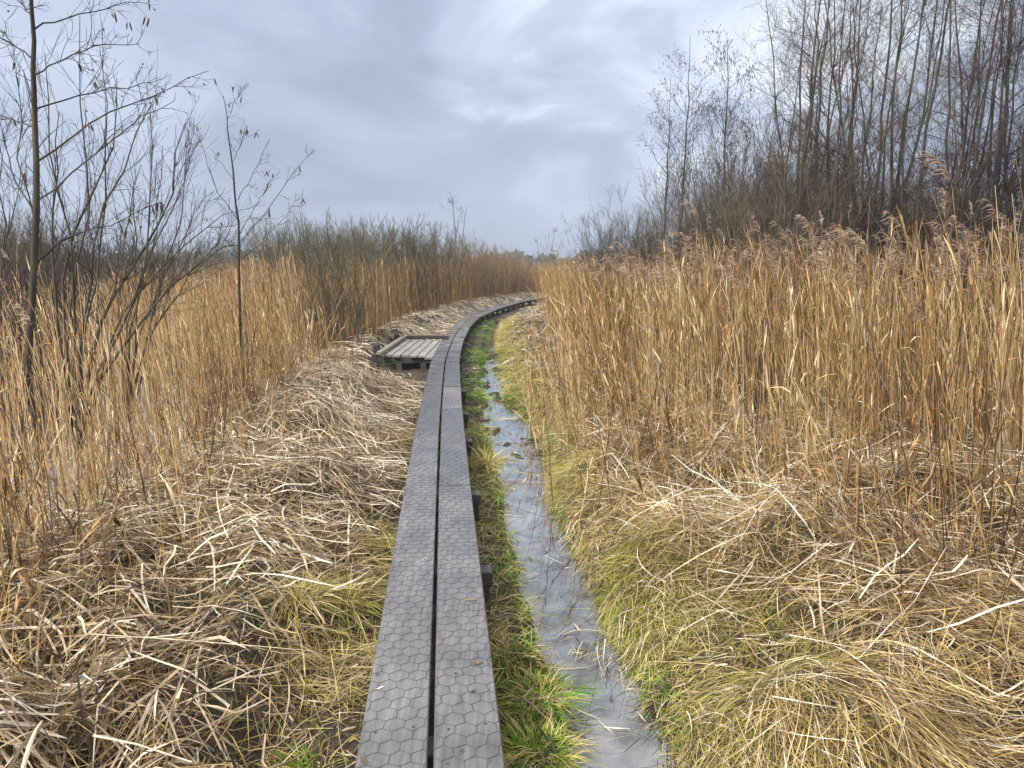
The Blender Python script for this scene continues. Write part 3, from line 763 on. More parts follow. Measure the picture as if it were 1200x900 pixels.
# ------------------------------------------------------------------ tussocks and single plants one can point at
def tussock(mb, n, rad, L0, L1, w0, w1, rise=1.0, droop=1.0, K=5, comb=(0, 0)):
    a = rng.uniform(0, 2 * math.pi, n); r0 = rad * np.sqrt(rng.random(n)) * .9
    L = rng.uniform(L0, L1, n); s = np.linspace(0, 1, K)
    o_ = rng.beta(1.5, 1.5, n)
    ho = L[:, None] * (o_[:, None] * .8 * s + .25 * s ** 2)
    P = np.stack([np.cos(a)[:, None] * (r0[:, None] + ho), np.sin(a)[:, None] * (r0[:, None] + ho), L[:, None] * (rise * (1.05 - .6 * o_[:, None]) * s - droop * (.35 + .5 * o_[:, None]) * s ** 2)], -1)
    jj = rng.normal(0, .30, (n, 2)) + np.array(comb)
    P[..., :2] += (L[:, None] * s ** 1.6)[..., None] * jj[:, None, :]
    P[..., 2] = np.maximum(P[..., 2], .0 + .01 * s)
    side = unit(np.stack([-np.sin(a), np.cos(a), rng.normal(0, .5, n)], -1))
    mb.ribbons(P, rng.uniform(w0, w1, n)[:, None] * np.array([.8, 1, 1, .7, .12]), side, rng.random(n))

def plant_tussock(px, py, z, kind, label, grp, n=260, rad=.12, L=(.15, .35), w=(.003, .006), core=None, rise=1.0, droop=1.0, comb=(0, 0)):
    p = on_z(px, py, z); zz = float(ground_h(p[0], p[1])) - .01
    t = tag(empty('grass_tussock', (p[0], p[1], zz)), label, 'grass tussock', grp)
    mb = MB(); tussock(mb, n, rad, L[0], L[1], w[0], w[1], rise, droop, 5, comb); mb.build('blades', M[kind], t)
    if core:
        mb = MB(); tussock(mb, int(n * .7), rad * .8, L[0] * .8, L[1] * .9, w[0], w[1], rise * 1.05, droop * .9); mb.build('inner_blades', M[core], t)
def thatch(px, py, z, kind, label, grp, n, rad, L, ang, w=(.002, .0045), spread=.55):
    p = on_z(px, py, z); z0 = float(ground_h(p[0], p[1])) - .02
    t = tag(empty('grass_tussock', (p[0], p[1], z0)), label, 'grass tussock', grp)
    for nm, m_, cnt, lift in (('blades', kind, n, .10), ('inner_blades', 'litter', int(n * .25), .12)):
        mb = MB(); r_ = rad * np.sqrt(rng.random(cnt)); f_ = rng.uniform(0, 6.283, cnt)
        x0 = p[0] + r_ * np.cos(f_) - rad * .4 * math.cos(ang); y0 = p[1] + r_ * np.sin(f_) - rad * .4 * math.sin(ang)
        a = ang + .5 * np.sin(f_ - ang) * (r_ / rad) + rng.normal(0, spread, cnt); Ln = rng.uniform(L[0], L[1], cnt); K = 6; s_ = np.linspace(0, 1, K)
        cu = rng.normal(0, .5, cnt)
        aa = a[:, None] + cu[:, None] * s_
        X_ = x0[:, None] + np.cumsum(np.cos(aa), 1) * Ln[:, None] / K; Y_ = y0[:, None] + np.cumsum(np.sin(aa), 1) * Ln[:, None] / K
        zc = ground_h(X_.ravel(), Y_.ravel()).reshape(cnt, K); lf = lift * rng.beta(1.2, 2, cnt)
        Z_ = np.maximum(zc + .004, zc[:, :1] * .35 + zc * .65 + lf[:, None] * (.4 + 2.2 * s_ * (1 - s_)) + rng.normal(0, .05, cnt)[:, None] * s_)
        P = np.stack([X_, Y_, Z_], -1) - np.array([p[0], p[1], z0])
        mb.ribbons(P, rng.uniform(w[0], w[1], cnt)[:, None] * np.array([.8, 1, 1, .9, .6, .15]), unit(np.stack([-np.sin(a), np.cos(a), rng.normal(0, .5, cnt)], -1)), np.clip(.5 + 1.4 * (rng.random(cnt) - .5), 0, 1))
        mb.build(nm, M[m_], t)
TG = 'grass tussocks beside the boardwalk'
plant_tussock(632, 812, .08, 'green', 'bright green tussock on the strip beside the ditch, nearer of the two green ones', TG, 300, .17, (.07, .2), core='moss_grass', rise=.8)
plant_tussock(628, 880, .08, 'moss_grass', 'yellow green tussock at the bottom edge between boardwalk and ditch', TG, 280, .17, (.07, .2), core='green', rise=.8)
plant_tussock(600, 770, .08, 'straw', 'pale straw tussock touching the right side of the boardwalk', TG, 200, .13, (.08, .2), core='green', rise=.8)
plant_tussock(372, 872, .15, 'moss_grass', 'yellowish tussock with a bright green heart left of the boardwalk', TG, 320, .16, (.08, .24), core='green', rise=.85)
plant_tussock(400, 700, .15, 'moss_grass', 'rounded yellow green tussock on the left verge halfway up the near planks', TG, 420, .16, (.14, .34))
plant_tussock(350, 700, .25, 'moss_grass', 'mossy yellow tussock among brown leaves on the left mat', TG, 360, .12, (.12, .28))
plant_tussock(570, 545, .1, 'moss_grass', 'low golden green tussock between boardwalk and puddles', TG, 320, .16, (.14, .34))
plant_tussock(640, 640, .12, 'green', 'small green tuft on the right lip of the ditch', TG, 180, .07, (.08, .18))
DG = 'dead grass tussocks on the right bank'
for px, py, lab, n, L in ((1000, 850, 'big drooping tussock of dead straw grass at the bottom right', 760, (.2, .6)),
                          (1110, 770, 'dome of flattened golden dead grass near the right edge', 480, (.2, .5)),
                          (850, 830, 'yellowed tussock overhanging the ditch at lower right', 600, (.2, .45)),
                          (760, 690, 'low yellowed tussock on the right lip of the ditch', 480, (.18, .38)),
                          (720, 590, 'golden tussock on the right bank beside the puddles', 480, (.2, .4)),
                          (1060, 560, 'leaning dead grass clump at the foot of the right reeds', 500, (.3, .7))):
    thatch(px, py, .3, 'moss_grass' if 'yellow' in lab else 'straw', lab, DG, int(n * 1.5), .34, (L[0], L[1] * 1.1), rng.uniform(-1.6, -.7))

# fallen stalks that stand out
def stalk(pts, r, label, name='fallen_stalk', mat='litter', rnd=.68):
    P = np.array([pts]); mb = MB(); mb.tubes(P, np.linspace(r, r * .5, len(pts))[None], 5, np.array([rnd]))
    return tag(mb.build(name, M[mat]), label, 'reed stalk', 'long fallen reed stalks')
def gp(px, py, z): p = on_z(px, py, z); return (p[0], p[1], float(ground_h(p[0], p[1])) + .0) if z is None else tuple(p)
stalk([gp(105, 743, .46), gp(200, 749, .47), gp(300, 757, .45), gp(368, 763, .40)], .003, 'long straight stalk lying level across the left litter', rnd=.6)
stalk([gp(110, 862, .46), gp(160, 872, .48), gp(225, 893, .46)], .0042, 'pale stalk lying near the bottom left corner')
stalk([gp(930, 690, .5), gp(1040, 693, .52), gp(1200, 699, .5)], .003, 'long thin stalk lying level over the right bank')
stalk([gp(905, 816, .42), gp(960, 826, .44), gp(1010, 834, .40)], .003, 'short pale stalk in front of the big dead tussock')
stalk([gp(925, 744, .5), gp(990, 757, .5), gp(1060, 768, .46)], .003, 'pale stalk sloping down behind the big dead tussock')
stalk([gp(956, 893, .3), gp(955, 840, .38), gp(951, 785, .62)], .003, 'short upright broken stalk at lower right', 'broken_stalk')

# bundle of broad dead leaves, lower left
p = on_z(185, 815, .42)
t = tag(empty('dead_leaf_bundle', (p[0], p[1], .30)), 'sheaf of broad pale dead leaves fanning towards the bottom left corner', 'leaf bundle')
for k in range(6):
    mb = MB(); a = -1.05 + .09 * (k - 4) + rng.normal(0, .08); L = rng.uniform(.2, .55); a += rng.normal(0, .25); s = np.linspace(0, 1, 6)
    P = np.stack([np.cos(a) * L * s, np.sin(a) * L * s, .10 + .05 * s - .12 * s ** 2 + .01 * k], -1)[None]
    mb.ribbons(P, (rng.uniform(.008, .017) * np.array([.8, 1, 1, .9, .6, .1]))[None], unit(np.array([[-math.sin(a), math.cos(a), rng.normal(0, .9)]])), np.array([.25 + .5 * rng.random()]))
    mb.build('leaf', M['litter'], t)
p = on_z(50, 855, .42)
t = tag(empty('dead_leaf_bundle', (p[0], p[1], .30)), 'drooping whitish leaf sheaf hanging over a dark hollow by the left edge', 'leaf bundle')
for k in range(5):
    mb = MB(); a = -1.4 + .16 * (k - 3.5); L = rng.uniform(.15, .4); a += rng.normal(0, .25); s = np.linspace(0, 1, 6)
    P = np.stack([np.cos(a) * L * s, np.sin(a) * L * s, .12 + .05 * s - .17 * s ** 2 + .008 * k], -1)[None]
    mb.ribbons(P, (rng.uniform(.007, .014) * np.array([.8, 1, 1, .9, .6, .1]))[None], unit(np.array([[-math.sin(a), math.cos(a), rng.normal(0, .9)]])), np.array([.25 + .55 * rng.random()]))
    mb.build('leaf', M['litter'], t)

# scraps on the boards
def board_leaf(px, py, L, w, a, rnd, label):
    p = on_z(px, py, BOARD_Z); s = np.linspace(-.5, .5, 6)
    P = np.stack([p[0] + math.cos(a) * L * s, p[1] + math.sin(a) * L * s, BOARD_Z + .007 + .008 * s ** 2 + .002 * np.sin(9 * s)], -1)[None]
    mb = MB(); mb.ribbons(P, (w * np.array([.1, .7, 1, .9, .6, .08]))[None], np.array([[-math.sin(a), math.cos(a), .15]]), np.array([rnd]))
    tag(mb.build('dead_leaf', M['litter']), label, 'dead leaf', 'scraps lying on the boardwalk')
board_leaf(560, 778, .045, .022, .4, .2, 'small reddish brown leaf on the right planks near the edge')
board_leaf(551, 704, .07, .018, -.1, .22, 'brown leaf lying high on the near right plank')
board_leaf(426, 893, .05, .012, -.9, .12, 'brown curled leaf at the bottom left of the planks')
board_leaf(554, 812, .035, .010, .7, .02, 'dark leaf scrap in the middle of the right plank')
board_leaf(445, 808, .04, .007, .5, .95, 'pale straw scrap on the left plank')
for px, py in ((442, 792), (534, 791), (524, 897), (573, 893), (480, 700), (530, 655), (545, 640), (541, 882)):
    board_leaf(px, py, rng.uniform(.012, .026), rng.uniform(.005, .009), rng.uniform(0, 3), .0, 'tiny dark speck of debris on the near planks')

# ------------------------------------------------------------------ woody plants
def spawn(P, Rd, n, t0, t1, ang, L, K, up=0.0, rr=.6, wob=.12, tip=.25, aspread=.25, taper_len=True, rmin=.0012):
    """children of every branch in P; L in metres (a pair), ang in radians"""
    N, KK, _ = P.shape
    cnt = rng.poisson(n, N) if np.isscalar(n) else n
    pi = np.repeat(np.arange(N), cnt); m = len(pi)
    if m == 0: return np.zeros((0, K, 3)), np.zeros((0, K))
    tt = rng.uniform(t0, t1, m); f = tt * (KK - 1); i0 = np.minimum(f.astype(int), KK - 2); fr = (f - i0)[:, None]
    B = P[pi, i0] * (1 - fr) + P[pi, i0 + 1] * fr
    T = unit(P[pi, i0 + 1] - P[pi, i0])
    rad = Rd[pi, i0] * (1 - fr[:, 0]) + Rd[pi, i0 + 1] * fr[:, 0]
    ref = unit(rng.normal(0, 1, (m, 3)))
    side = unit(np.cross(T, ref))
    a = ang + rng.normal(0, aspread, m)
    d = T * np.cos(a)[:, None] + side * np.sin(a)[:, None]
    Ln = rng.uniform(L[0], L[1], m) * ((1.15 - .75 * tt) if taper_len else 1)
    pts = [B]; cur = B.copy()
    for k in range(1, K):
        d = unit(d + np.array([0, 0, up]) / K + rng.normal(0, wob, (m, 3)))
        cur = cur + d * (Ln / (K - 1))[:, None]; pts.append(cur)
    Pc = np.stack(pts, 1)
    r0 = np.maximum(rad * rr * rng.uniform(.7, 1.05, m), rmin)
    Rc = r0[:, None] * np.linspace(1, tip, K)[None]
    return Pc, np.maximum(Rc, rmin * .6)

def stem(p0, p1, r0, r1, K=11, wob=.03, bow=0.0):
    p0 = np.array(p0, float); p1 = np.array(p1, float); s = np.linspace(0, 1, K)[:, None]
    P = p0 * (1 - s) + p1 * s
    L = np.linalg.norm(p1 - p0)
    w = np.cumsum(rng.normal(0, wob * L / K, (K, 3)), 0); w -= w[0] + (w[-1] - w[0]) * s
    P = P + w + np.array([bow, 0, 0]) * (s * (1 - s))
    return P[None], np.linspace(r0, r1, K)[None]

def bare_tree(name, H, r0, mt, mw, dens=1.0, crown=.3, spread=.28, lean=(0, 0), upb=.5, forks=1, droop=False, rmin=.0035, catk=0):
    root = empty(name)
    tr, cr = MB(), MB()
    Ps, Rs = [], []
    for k in range(forks):
        f0 = 1.0 if k == 0 else rng.uniform(.7, .95)
        q = rng.normal(0, .10 * H if k else .015 * H, 2)
        P, Rd = stem((rng.normal(0, .08) * (k > 0), rng.normal(0, .08) * (k > 0), -.1), (lean[0] * H + q[0], lean[1] * H + q[1], H * f0), r0 * (1 if k == 0 else .75), rmin * 1.3, 14, .075)
        Ps.append(P); Rs.append(Rd)
    P = np.concatenate(Ps); Rd = np.concatenate(Rs); tr.tubes(P, Rd, 6)
    A, Ra = spawn(P, Rd, 17 * dens, crown, .97, .9, (H * spread * .45, H * spread * 1.4), 8, upb, .5, .15, rmin=rmin)
    cr.tubes(A, Ra, 4)
    B, Rb = spawn(A, Ra, 6.5 * dens, .15, 1.0, .75, (H * .05, H * .14), 5, -.6 if droop else .35, .6, .13, rmin=rmin * .8)
    cr.tubes(B, Rb, 3)
    C, Rc = spawn(B, Rb, 3.8 * dens, .15, 1.0, .65, (H * .02, H * .06), 4, -1.2 if droop else .2, .7, .15, rmin=rmin * .62)
    cr.tubes(C, Rc, 3)
    D, Rdd = spawn(P, Rd, 10, .55, 1.0, .6, (H * .04, H * .10), 4, .4, .35, .13, rmin=rmin * .7)
    cr.tubes(D, Rdd, 3)
    tr.build('trunk', mt, root, True); cr.build('crown', mw, root, False)
    if catk:
        tips = np.concatenate([C[:, -1], D[:, -1], B[:, -1]]); tips = tips[rng.permutation(len(tips))[:catk]]
        K = 4; sl_ = np.linspace(0, 1, K); n = len(tips)
        Pk = tips[:, None] + np.array([0, 0, -1.0]) * (rng.uniform(.04, .08, n)[:, None] * sl_)[..., None] + (rng.normal(0, .012, (n, 1, 3)) * sl_[None, :, None])
        ck = MB(); ck.tubes(Pk, np.array([.004, .010, .010, .003])[None] * np.ones((n, 1)), 4)
        ck.build('catkins', M['catkin'], root)['kind'] = 'stuff'
    return root

def shrub(name, H, nst, mt, mw, fan=.45, dens=1.0, r0=.012, rmin=.003, base=.25, crownmat_twigs=True):
    root = empty(name); st, tw = MB(), MB()
    an = rng.uniform(0, 6.283, nst); fa = fan * np.sqrt(rng.random(nst)); hh = H * rng.uniform(.6, 1.0, nst)
    b0 = rng.normal(0, base, (nst, 2))
    K = 8; s = np.linspace(0, 1, K)
    wob = np.cumsum(rng.normal(0, .022 * H, (nst, K, 2)), 1) * s[None, :, None]
    X = b0[:, :1] + hh[:, None] * np.cos(an)[:, None] * fa[:, None] * (s * 1.3 - .3 * s ** 2) + wob[..., 0]
    Y = b0[:, 1:] + hh[:, None] * np.sin(an)[:, None] * fa[:, None] * (s * 1.3 - .3 * s ** 2) + wob[..., 1]
    Z = -.05 + hh[:, None] * s
    P = np.stack([X, Y, Z], -1); Rd = (r0 * rng.uniform(.6, 1.2, nst))[:, None] * np.linspace(1, .25, K)
    st.tubes(P, np.maximum(Rd, rmin), 4)
    A, Ra = spawn(P, Rd, 8 * dens, .15, 1.0, .5, (H * .12, H * .30), 5, .5, .6, .12, rmin=rmin)
    B, Rb = spawn(A, Ra, 4 * dens, .1, 1.0, .5, (H * .05, H * .13), 4, .4, .7, .14, rmin=rmin * .75)
    tw.tubes(A, Ra, 3); tw.tubes(B, Rb, 3)
    st.build('stems', mt, root); tw.build('twigs', mw, root)['kind'] = 'stuff'
    return root

def place(o, X, Y, rz=None, sc=1.0):
    o.location = (X, Y, float(ground_h(X, Y))); o.rotation_euler = (0, 0, rng.uniform(0, 6.28) if rz is None else rz)
    o.scale = (sc, sc, sc * 1.0); return o

# --- catkins for the two alders
def catkin_mesh(L, r):
    K = 7; s = np.linspace(0, 1, K); mb = MB()
    P = np.stack([.12 * L * s ** 2, 0 * s, -L * s], -1)[None]
    mb.tubes(P, (r * np.array([.25, .8, 1, 1, .95, .75, .15]))[None], 6)
    return mb
def cone_mesh():
    K = 6; mb = MB(); s = np.linspace(0, 1, K)
    P = np.stack([0 * s, 0 * s, -.016 * s], -1)[None]; mb.tubes(P, (.0075 * np.array([.2, .8, 1, 1, .8, .2]))[None], 6); return mb

def alder(name, label, trunk_px, branch_px, Yd, r0, r1, twigL, ncat, ncone, twn, jitter=.5, rb=.012, base_dz=0.0):
    """main limbs follow the photograph in elevation and spread in depth; origin at the foot"""
    foot = on_y(*trunk_px[0], Yd); foot[2] = float(ground_h(foot[0], foot[1])) - .05
    root = tag(empty(name, tuple(foot)), label, 'tree')
    tp = np.array([on_y(x, y, Yd) for x, y in trunk_px]) - foot
    s = np.linspace(0, 1, len(tp)); ss = np.linspace(0, 1, 16)
    P = np.stack([np.interp(ss, s, tp[:, i]) for i in range(3)], -1); P[:, :2] += rng.normal(0, .006, (16, 2)); P[0] = 0
    Rd = np.linspace(r0, r1, 16)
    mb = MB(); mb.tubes(P[None], Rd[None], 8); mb.build('trunk', M['bark_dark'], root, True)
    allB, allR = [], []
    for bp, br in branch_px:
        d0 = rng.choice([-1, 1]) * jitter * rng.uniform(.4, 1)
        q = np.array([on_y(x, y, Yd) for x, y in bp]) - foot; n = len(q)
        L = np.linspace(0, 1, n)
        q2 = np.array([(on_y(x, y, Yd + d0 * f) - foot) for (x, y), f in zip(bp, L)])
        ss = np.linspace(0, 1, 10)
        B = np.stack([np.interp(ss, L, q2[:, i]) for i in range(3)], -1)
        wv = rng.normal(0, .010, (10, 3)); wv[0] = 0; B += wv
        rd = np.linspace(br * .72, max(.0022, br * .14), 10)
        m1 = MB(); m1.tubes(B[None], rd[None], 5); m1.build('branch', M['bark_dark'], root, True)
        allB.append(B); allR.append(rd)
    B = np.stack(allB); Rb = np.stack(allR)
    C, Rc = spawn(B, Rb, twn, .25, 1.0, .75, twigL, 6, .25, .55, .16, rmin=.0024)
    D, Rdd = spawn(C, Rc, 2.2, .2, 1.0, .7, (twigL[0] * .35, twigL[1] * .45), 4, .2, .7, .18, rmin=.002)
    E, Re = spawn(P[None], Rd[None], 9, .4, 1, .9, (twigL[0], twigL[1] * 1.5), 5, .3, .25, .12, rmin=.0022)
    tw = MB(); tw.tubes(C, Rc, 4); tw.tubes(D, Rdd, 3); tw.tubes(E, Re, 4)
    tw.build('twigs', M['bark_dark'], root)['kind'] = 'stuff'
    tips = np.concatenate([C[:, -1], D[:, -1], B[:, -1], B[:, -2], C[:, -2]])
    sel = tips[rng.permutation(len(tips))]
    cm = catkin_mesh(.062, .0062); first = None; k = 0
    for _ in range(ncat):
        p = sel[k % len(sel)]; k += 1
        for q in range(2):
            if first is None: first = cm.build('catkin', M['catkin'], root, True); o = first
            else: o = first.copy(); col.objects.link(o); o.parent = root
            o.location = Vector(p + rng.normal(0, .008, 3) * np.array([1, 1, .3])); o.rotation_euler = (rng.normal(0, .22), rng.normal(0, .22), rng.uniform(0, 6)); v = rng.uniform(.7, 1.35); o.scale = (v, v, v)
    first = None
    for _ in range(ncone):
        p = sel[k % len(sel)]; k += 1
        if first is None: first = cone_mesh().build('cone', M['bark_dark'], root, True); o = first
        else: o = first.copy(); col.objects.link(o); o.parent = root
        o.location = Vector(p + rng.normal(0, .012, 3)); o.rotation_euler = (rng.normal(0, .5), rng.normal(0, .5), 0)
    return root

alder('alder_tree', 'dark trunked alder hung with catkins standing nearest on the left', 
      [(18, 590), (30, 470), (38, 330), (43, 220), (40, 120), (38, 60), (37, -30), (36, -130)],
      [([(43, 190), (90, 155), (140, 125), (195, 105), (245, 82)], .013), ([(41, 128), (90, 112), (150, 100), (195, 92)][:4], .010),
       ([(40, 88), (70, 70), (115, 55), (165, 48)], .010), ([(38, 36), (75, 22), (120, 8), (168, 2)], .010),
       ([(40, 70), (20, 55), (0, 38), (-40, 15)], .010), ([(42, 150), (15, 140), (-20, 135)], .009), ([(39, 20), (25, 5), (5, -20)], .009),
       ([(44, 235), (100, 190), (150, 150), (200, 118)], .010), ([(44, 255), (20, 215), (5, 170), (-10, 120)], .010),
       ([(40, 310), (75, 280), (130, 262), (190, 235)], .010), ([(36, 380), (10, 350), (-30, 330)], .010), ([(37, -20), (70, -60), (110, -80)], .01), ([(37, -40), (10, -80), (-30, -110)], .01)],
      6.1, .036, .010, (.12, .50), 44, 40, 15)
alder('alder_tree', 'slim young alder with catkins rising alone from the left reeds',
      [(284, 430), (281, 350), (279, 260), (273, 200), (267, 150), (262, 112)],
      [([(281, 285), (310, 250), (335, 215), (362, 178)], .008), ([(282, 305), (315, 275), (355, 228)], .007), ([(279, 235), (295, 205), (315, 163)], .006),
       ([(280, 260), (255, 225), (240, 180), (222, 140)], .007), ([(276, 215), (262, 195), (248, 175)], .005), ([(272, 190), (282, 170), (290, 148)], .005),
       ([(280, 275), (300, 240), (318, 212)], .006), ([(281, 300), (262, 280), (245, 262)], .006), ([(266, 140), (275, 118), (283, 102)], .005)],
      9.6, .020, .0035, (.14, .40), 20, 12, 10, .6)

# --- mossy willow clumps at the left
def willow(Xp, Yp, Yd, fans, label, r0, dens=6, up=.5):
    foot = on_y(Xp, Yp, Yd); foot[2] = float(ground_h(foot[0], foot[1])) - .05
    root = tag(empty('willow_shrub', tuple(foot)), label, 'shrub', 'willow shrubs by the pond')
    Bs, Rs = [], []
    for pts in fans:
        d0 = rng.normal(0, .55); n = len(pts); L = np.linspace(0, 1, n)
        q = np.array([on_y(x, y, Yd + d0 * f) - foot for (x, y), f in zip(pts, L)])
        ss = np.linspace(0, 1, 10); B = np.stack([np.interp(ss, L, q[:, i]) for i in range(3)], -1)
        w = rng.normal(0, .016, (10, 3)); w[0] = 0; B += w
        rd = np.linspace(r0 * rng.uniform(.7, 1.1), .003, 10)
        mb = MB(); mb.tubes(B[None], rd[None], 6); mb.build('stem', M['bark_moss'], root, True)
        Bs.append(B); Rs.append(rd)
    B = np.stack(Bs); Rb = np.stack(Rs)
    C, Rc = spawn(B, Rb, dens, .3, 1, .45, (.35, 1.0), 6, up, .5, .10, rmin=.0028)
    D, Rd = spawn(C, Rc, 3.6, .15, 1, .5, (.12, .5), 5, .4, .6, .13, rmin=.0020)
    tw = MB(); tw.tubes(C, Rc, 4); tw.tubes(D, Rd, 3); tw.build('twigs', M['bark_dark'], root)['kind'] = 'stuff'
willow(88, 520, 7.0, [[(88, 520), (80, 420), (85, 330), (110, 230), (95, 110), (96, 20)], [(90, 520), (92, 420), (100, 350), (115, 270), (150, 190), (180, 110)], [(92, 520), (110, 400), (140, 330), (200, 240), (215, 140)],
        [(95, 525), (120, 430), (150, 350), (215, 290), (265, 250)], [(84, 520), (70, 420), (60, 320), (62, 210), (70, 130)], [(86, 515), (80, 430), (75, 300), (130, 180), (140, 90)], [(90, 515), (95, 420), (118, 300), (128, 200), (120, 60)], [(85, 515), (72, 400), (50, 300), (28, 200), (20, 90)], [(92, 515), (120, 420), (165, 330), (180, 230), (175, 130)], [(88, 515), (86, 420), (90, 300), (60, 190), (55, 60)], [(93, 515), (118, 440), (190, 350), (240, 300), (285, 285)]],
       'mossy multi stemmed willow leaning right beside the near alder', .019, 17)
willow(150, 480, 9.0, [[(150, 480), (155, 380), (175, 300), (215, 220), (235, 160)], [(148, 480), (140, 380), (145, 280), (165, 190)], [(155, 485), (180, 390), (225, 320), (268, 262)], [(150, 480), (150, 380), (185, 270), (190, 170)], [(150, 480), (165, 390), (205, 300), (240, 230)], [(150, 480), (160, 380), (160, 280), (150, 180)], [(152, 480), (175, 380), (210, 260), (222, 150)]],
       'thin willow clump with arching twigs in the reeds between the alders', .014, 20)
willow(-20, 500, 8.0, [[(-20, 500), (-10, 380), (10, 280), (25, 190)], [(-20, 500), (0, 380), (5, 260), (-5, 150)], [(-20, 500), (10, 390), (45, 320), (80, 265)], [(-25, 500), (-40, 380), (-50, 250)], [(-18, 500), (15, 400), (60, 350), (100, 300)]],
       'willow clump half cut off by the left edge of the view', .014, 20)
# the pale sawn stake beside the alder
p = on_y(36, 425, 6.6); zb = float(ground_h(p[0], p[1])) - .05
t = tag(empty('sawn_stem', (p[0], p[1], zb)), 'thin sawn off stem with a pale cut top beside the near alder', 'stump')
mb = MB(); h = p[2] - zb; P, Rd = stem((0, 0, 0), (-.03, 0, h), .028, .024, 5, .01); mb.tubes(P, Rd, 8); mb.build('trunk', M['bark_moss'], t, True)
mb = MB(); P, Rd = stem((-.03, 0, h - .01), (-.045, -.01, h + .03), .0245, .012, 3, 0); mb.tubes(P, Rd, 8); Rz = M['litter']; o = mb.build('cut_top', M['litter'], t)
for a_ in o.data.attributes:
    if a_.name == 'rnd': a_.data.foreach_set('value', np.ones(len(o.data.vertices), np.float32))

# --- bare dark saplings among the right reeds
def sapling(px, py, Yd, H, n, label):
    p = on_y(px, py, Yd); z = float(ground_h(p[0], p[1])) - .03
    root = tag(empty('bare_sapling', (p[0], p[1], z)), label, 'sapling', 'dark saplings in the right reeds')
    Bs, Rs = [], []
    for k in range(n):
        P, Rd = stem((rng.normal(0, .05), rng.normal(0, .05), 0), (rng.normal(0, .14) * H, rng.normal(0, .1) * H, H * rng.uniform(.6, 1)), .006, .002, 10, .03); 
        mb = MB(); mb.tubes(P, Rd, 5); mb.build('stem', M['bark_dark'], root, True); Bs.append(P); Rs.append(Rd)
    C, Rc = spawn(np.concatenate(Bs), np.concatenate(Rs), 4, .3, 1, .5, (.1, .3), 4, .4, .6, .1, rmin=.0015)
    mb = MB(); mb.tubes(C, Rc, 3); mb.build('twigs', M['bark_dark'], root)['kind'] = 'stuff'
sapling(880, 560, 5.7, 1.25, 5, 'dark bare sapling with several stems at the front of the right reeds')
sapling(840, 520, 6.7, 1.1, 4, 'thin dark sapling further left along the right reeds')
sapling(1160, 780, 3.5, .95, 3, 'dark forked twig standing in dead grass near the right edge')
sapling(1010, 560, 5.6, 1.1, 3, 'dark thin stems in the right reeds behind the leaning clump')
sapling(255, 600, 5.6, .9, 4, 'dark twiggy sapling at the foot of the left reeds')

# --- the wood on the right
protoA = [bare_tree('alder_tree', H, r, M['bark_dark'], M['twig_purple'], 1.25, .3, .22, (ln, 0), .8, 1, False, .0042, 700) for H, r, ln in ((9.0, .06, .02), (8.2, .055, -.03))]
protoB = [bare_tree('bare_tree', H, r, M[mt], M[mw], d, cs, sp, (ln, 0), .6, fk) for H, r, mt, mw, d, cs, sp, ln, fk in (
    (9.5, .052, 'bark_dark', 'twig_purple', 1.25, .22, .24, .02, 1), (9.0, .044, 'bark_grey', 'twig_brown', 1.2, .2, .24, -.05, 2),
    (8.6, .042, 'bark_grey', 'twig_purple', 1.3, .25, .22, .06, 1), (9.2, .038, 'bark_dark', 'twig_purple', 1.1, .3, .2, -.08, 2), (8.0, .042, 'bark_moss', 'twig_purple', 1.3, .2, .26, -.16, 1))]
protoBirch = bare_tree('birch_tree', 9.6, .075, M['bark_grey'], M['twig_purple'], 1.45, .25, .26, (-.06, 0), .3, 2, True, .003)
protoS = [shrub('willow_shrub', 4.6, 46, M['twig_olive'], M['twig_purple'], .38, 1.25, .016, .0036, .5), shrub('willow_shrub', 4.2, 46, M['twig_brown'], M['twig_olive'], .40, 1.3, .015, .0036, .5),
          shrub('willow_shrub', 3.8, 50, M['twig_brown'], M['twig_purple'], .42, 1.2, .014, .0036, .5)]
used = set()
def use(p):
    if p.name not in used: used.add(p.name); return p
    return copy_tree(p)
def ptree(p, px, Yd, top_py, label, cat, grp=None, hproto=9.0, rz=None):
    o = use(p); q = on_y(px, 300, Yd); top = on_y(px, top_py, Yd)[2]
    place(o, q[0], q[1], rz, top / hproto); tag(o, label, cat, grp); return o
W = 'trees of the bare wood behind the right reeds'
ptree(protoA[0], 798, 23, 58, 'tall slim alder at the left end of the wood, taller of the lone pair', 'tree', W, 9.0)
ptree(protoA[1], 847, 21, 62, 'slim alder standing in front of the birch at the left end of the wood', 'tree', W, 8.2)
ptree(protoA[0], 781, 24, 105, 'thin alder at the left end of the wood, left of the tall slim one', 'tree', W, 9.0, 2.0)
ptree(protoBirch, 925, 19, -30, 'fine twigged birch with drooping pale twigs at the left of the dense wood', 'tree', W, 9.6)
ptree(protoB[0], 1047, 13.5, -120, 'straight dark trunk standing out in the middle of the wood', 'tree', W, 9.5)
ptree(protoB[2], 1118, 13.5, -110, 'straight grey trunk right of the dark one in the wood', 'tree', W, 8.6)
ptree(protoB[4], 1010, 15, -60, 'mossy leaning trunk slanting left through the wood', 'tree', W, 8.0, 0.0)
ptree(protoBirch, 1160, 17, -120, 'pale birch trunk near the right edge of the wood', 'tree', W, 9.6)
lab = 'slender bare tree crowded among others in the dense wood on the right'
for k in range(38):
    Yd = rng.uniform(13, 26); px = rng.uniform(905, 1290)
    if k < 12: Yd = rng.uniform(12, 16); px = 940 + k * 28 + rng.normal(0, 8)
    ptree(protoB[rng.integers(0, 5)], px, Yd, rng.uniform(-150, 10) + max(0, 990 - px) * .8, lab, 'tree', W, 9.0)
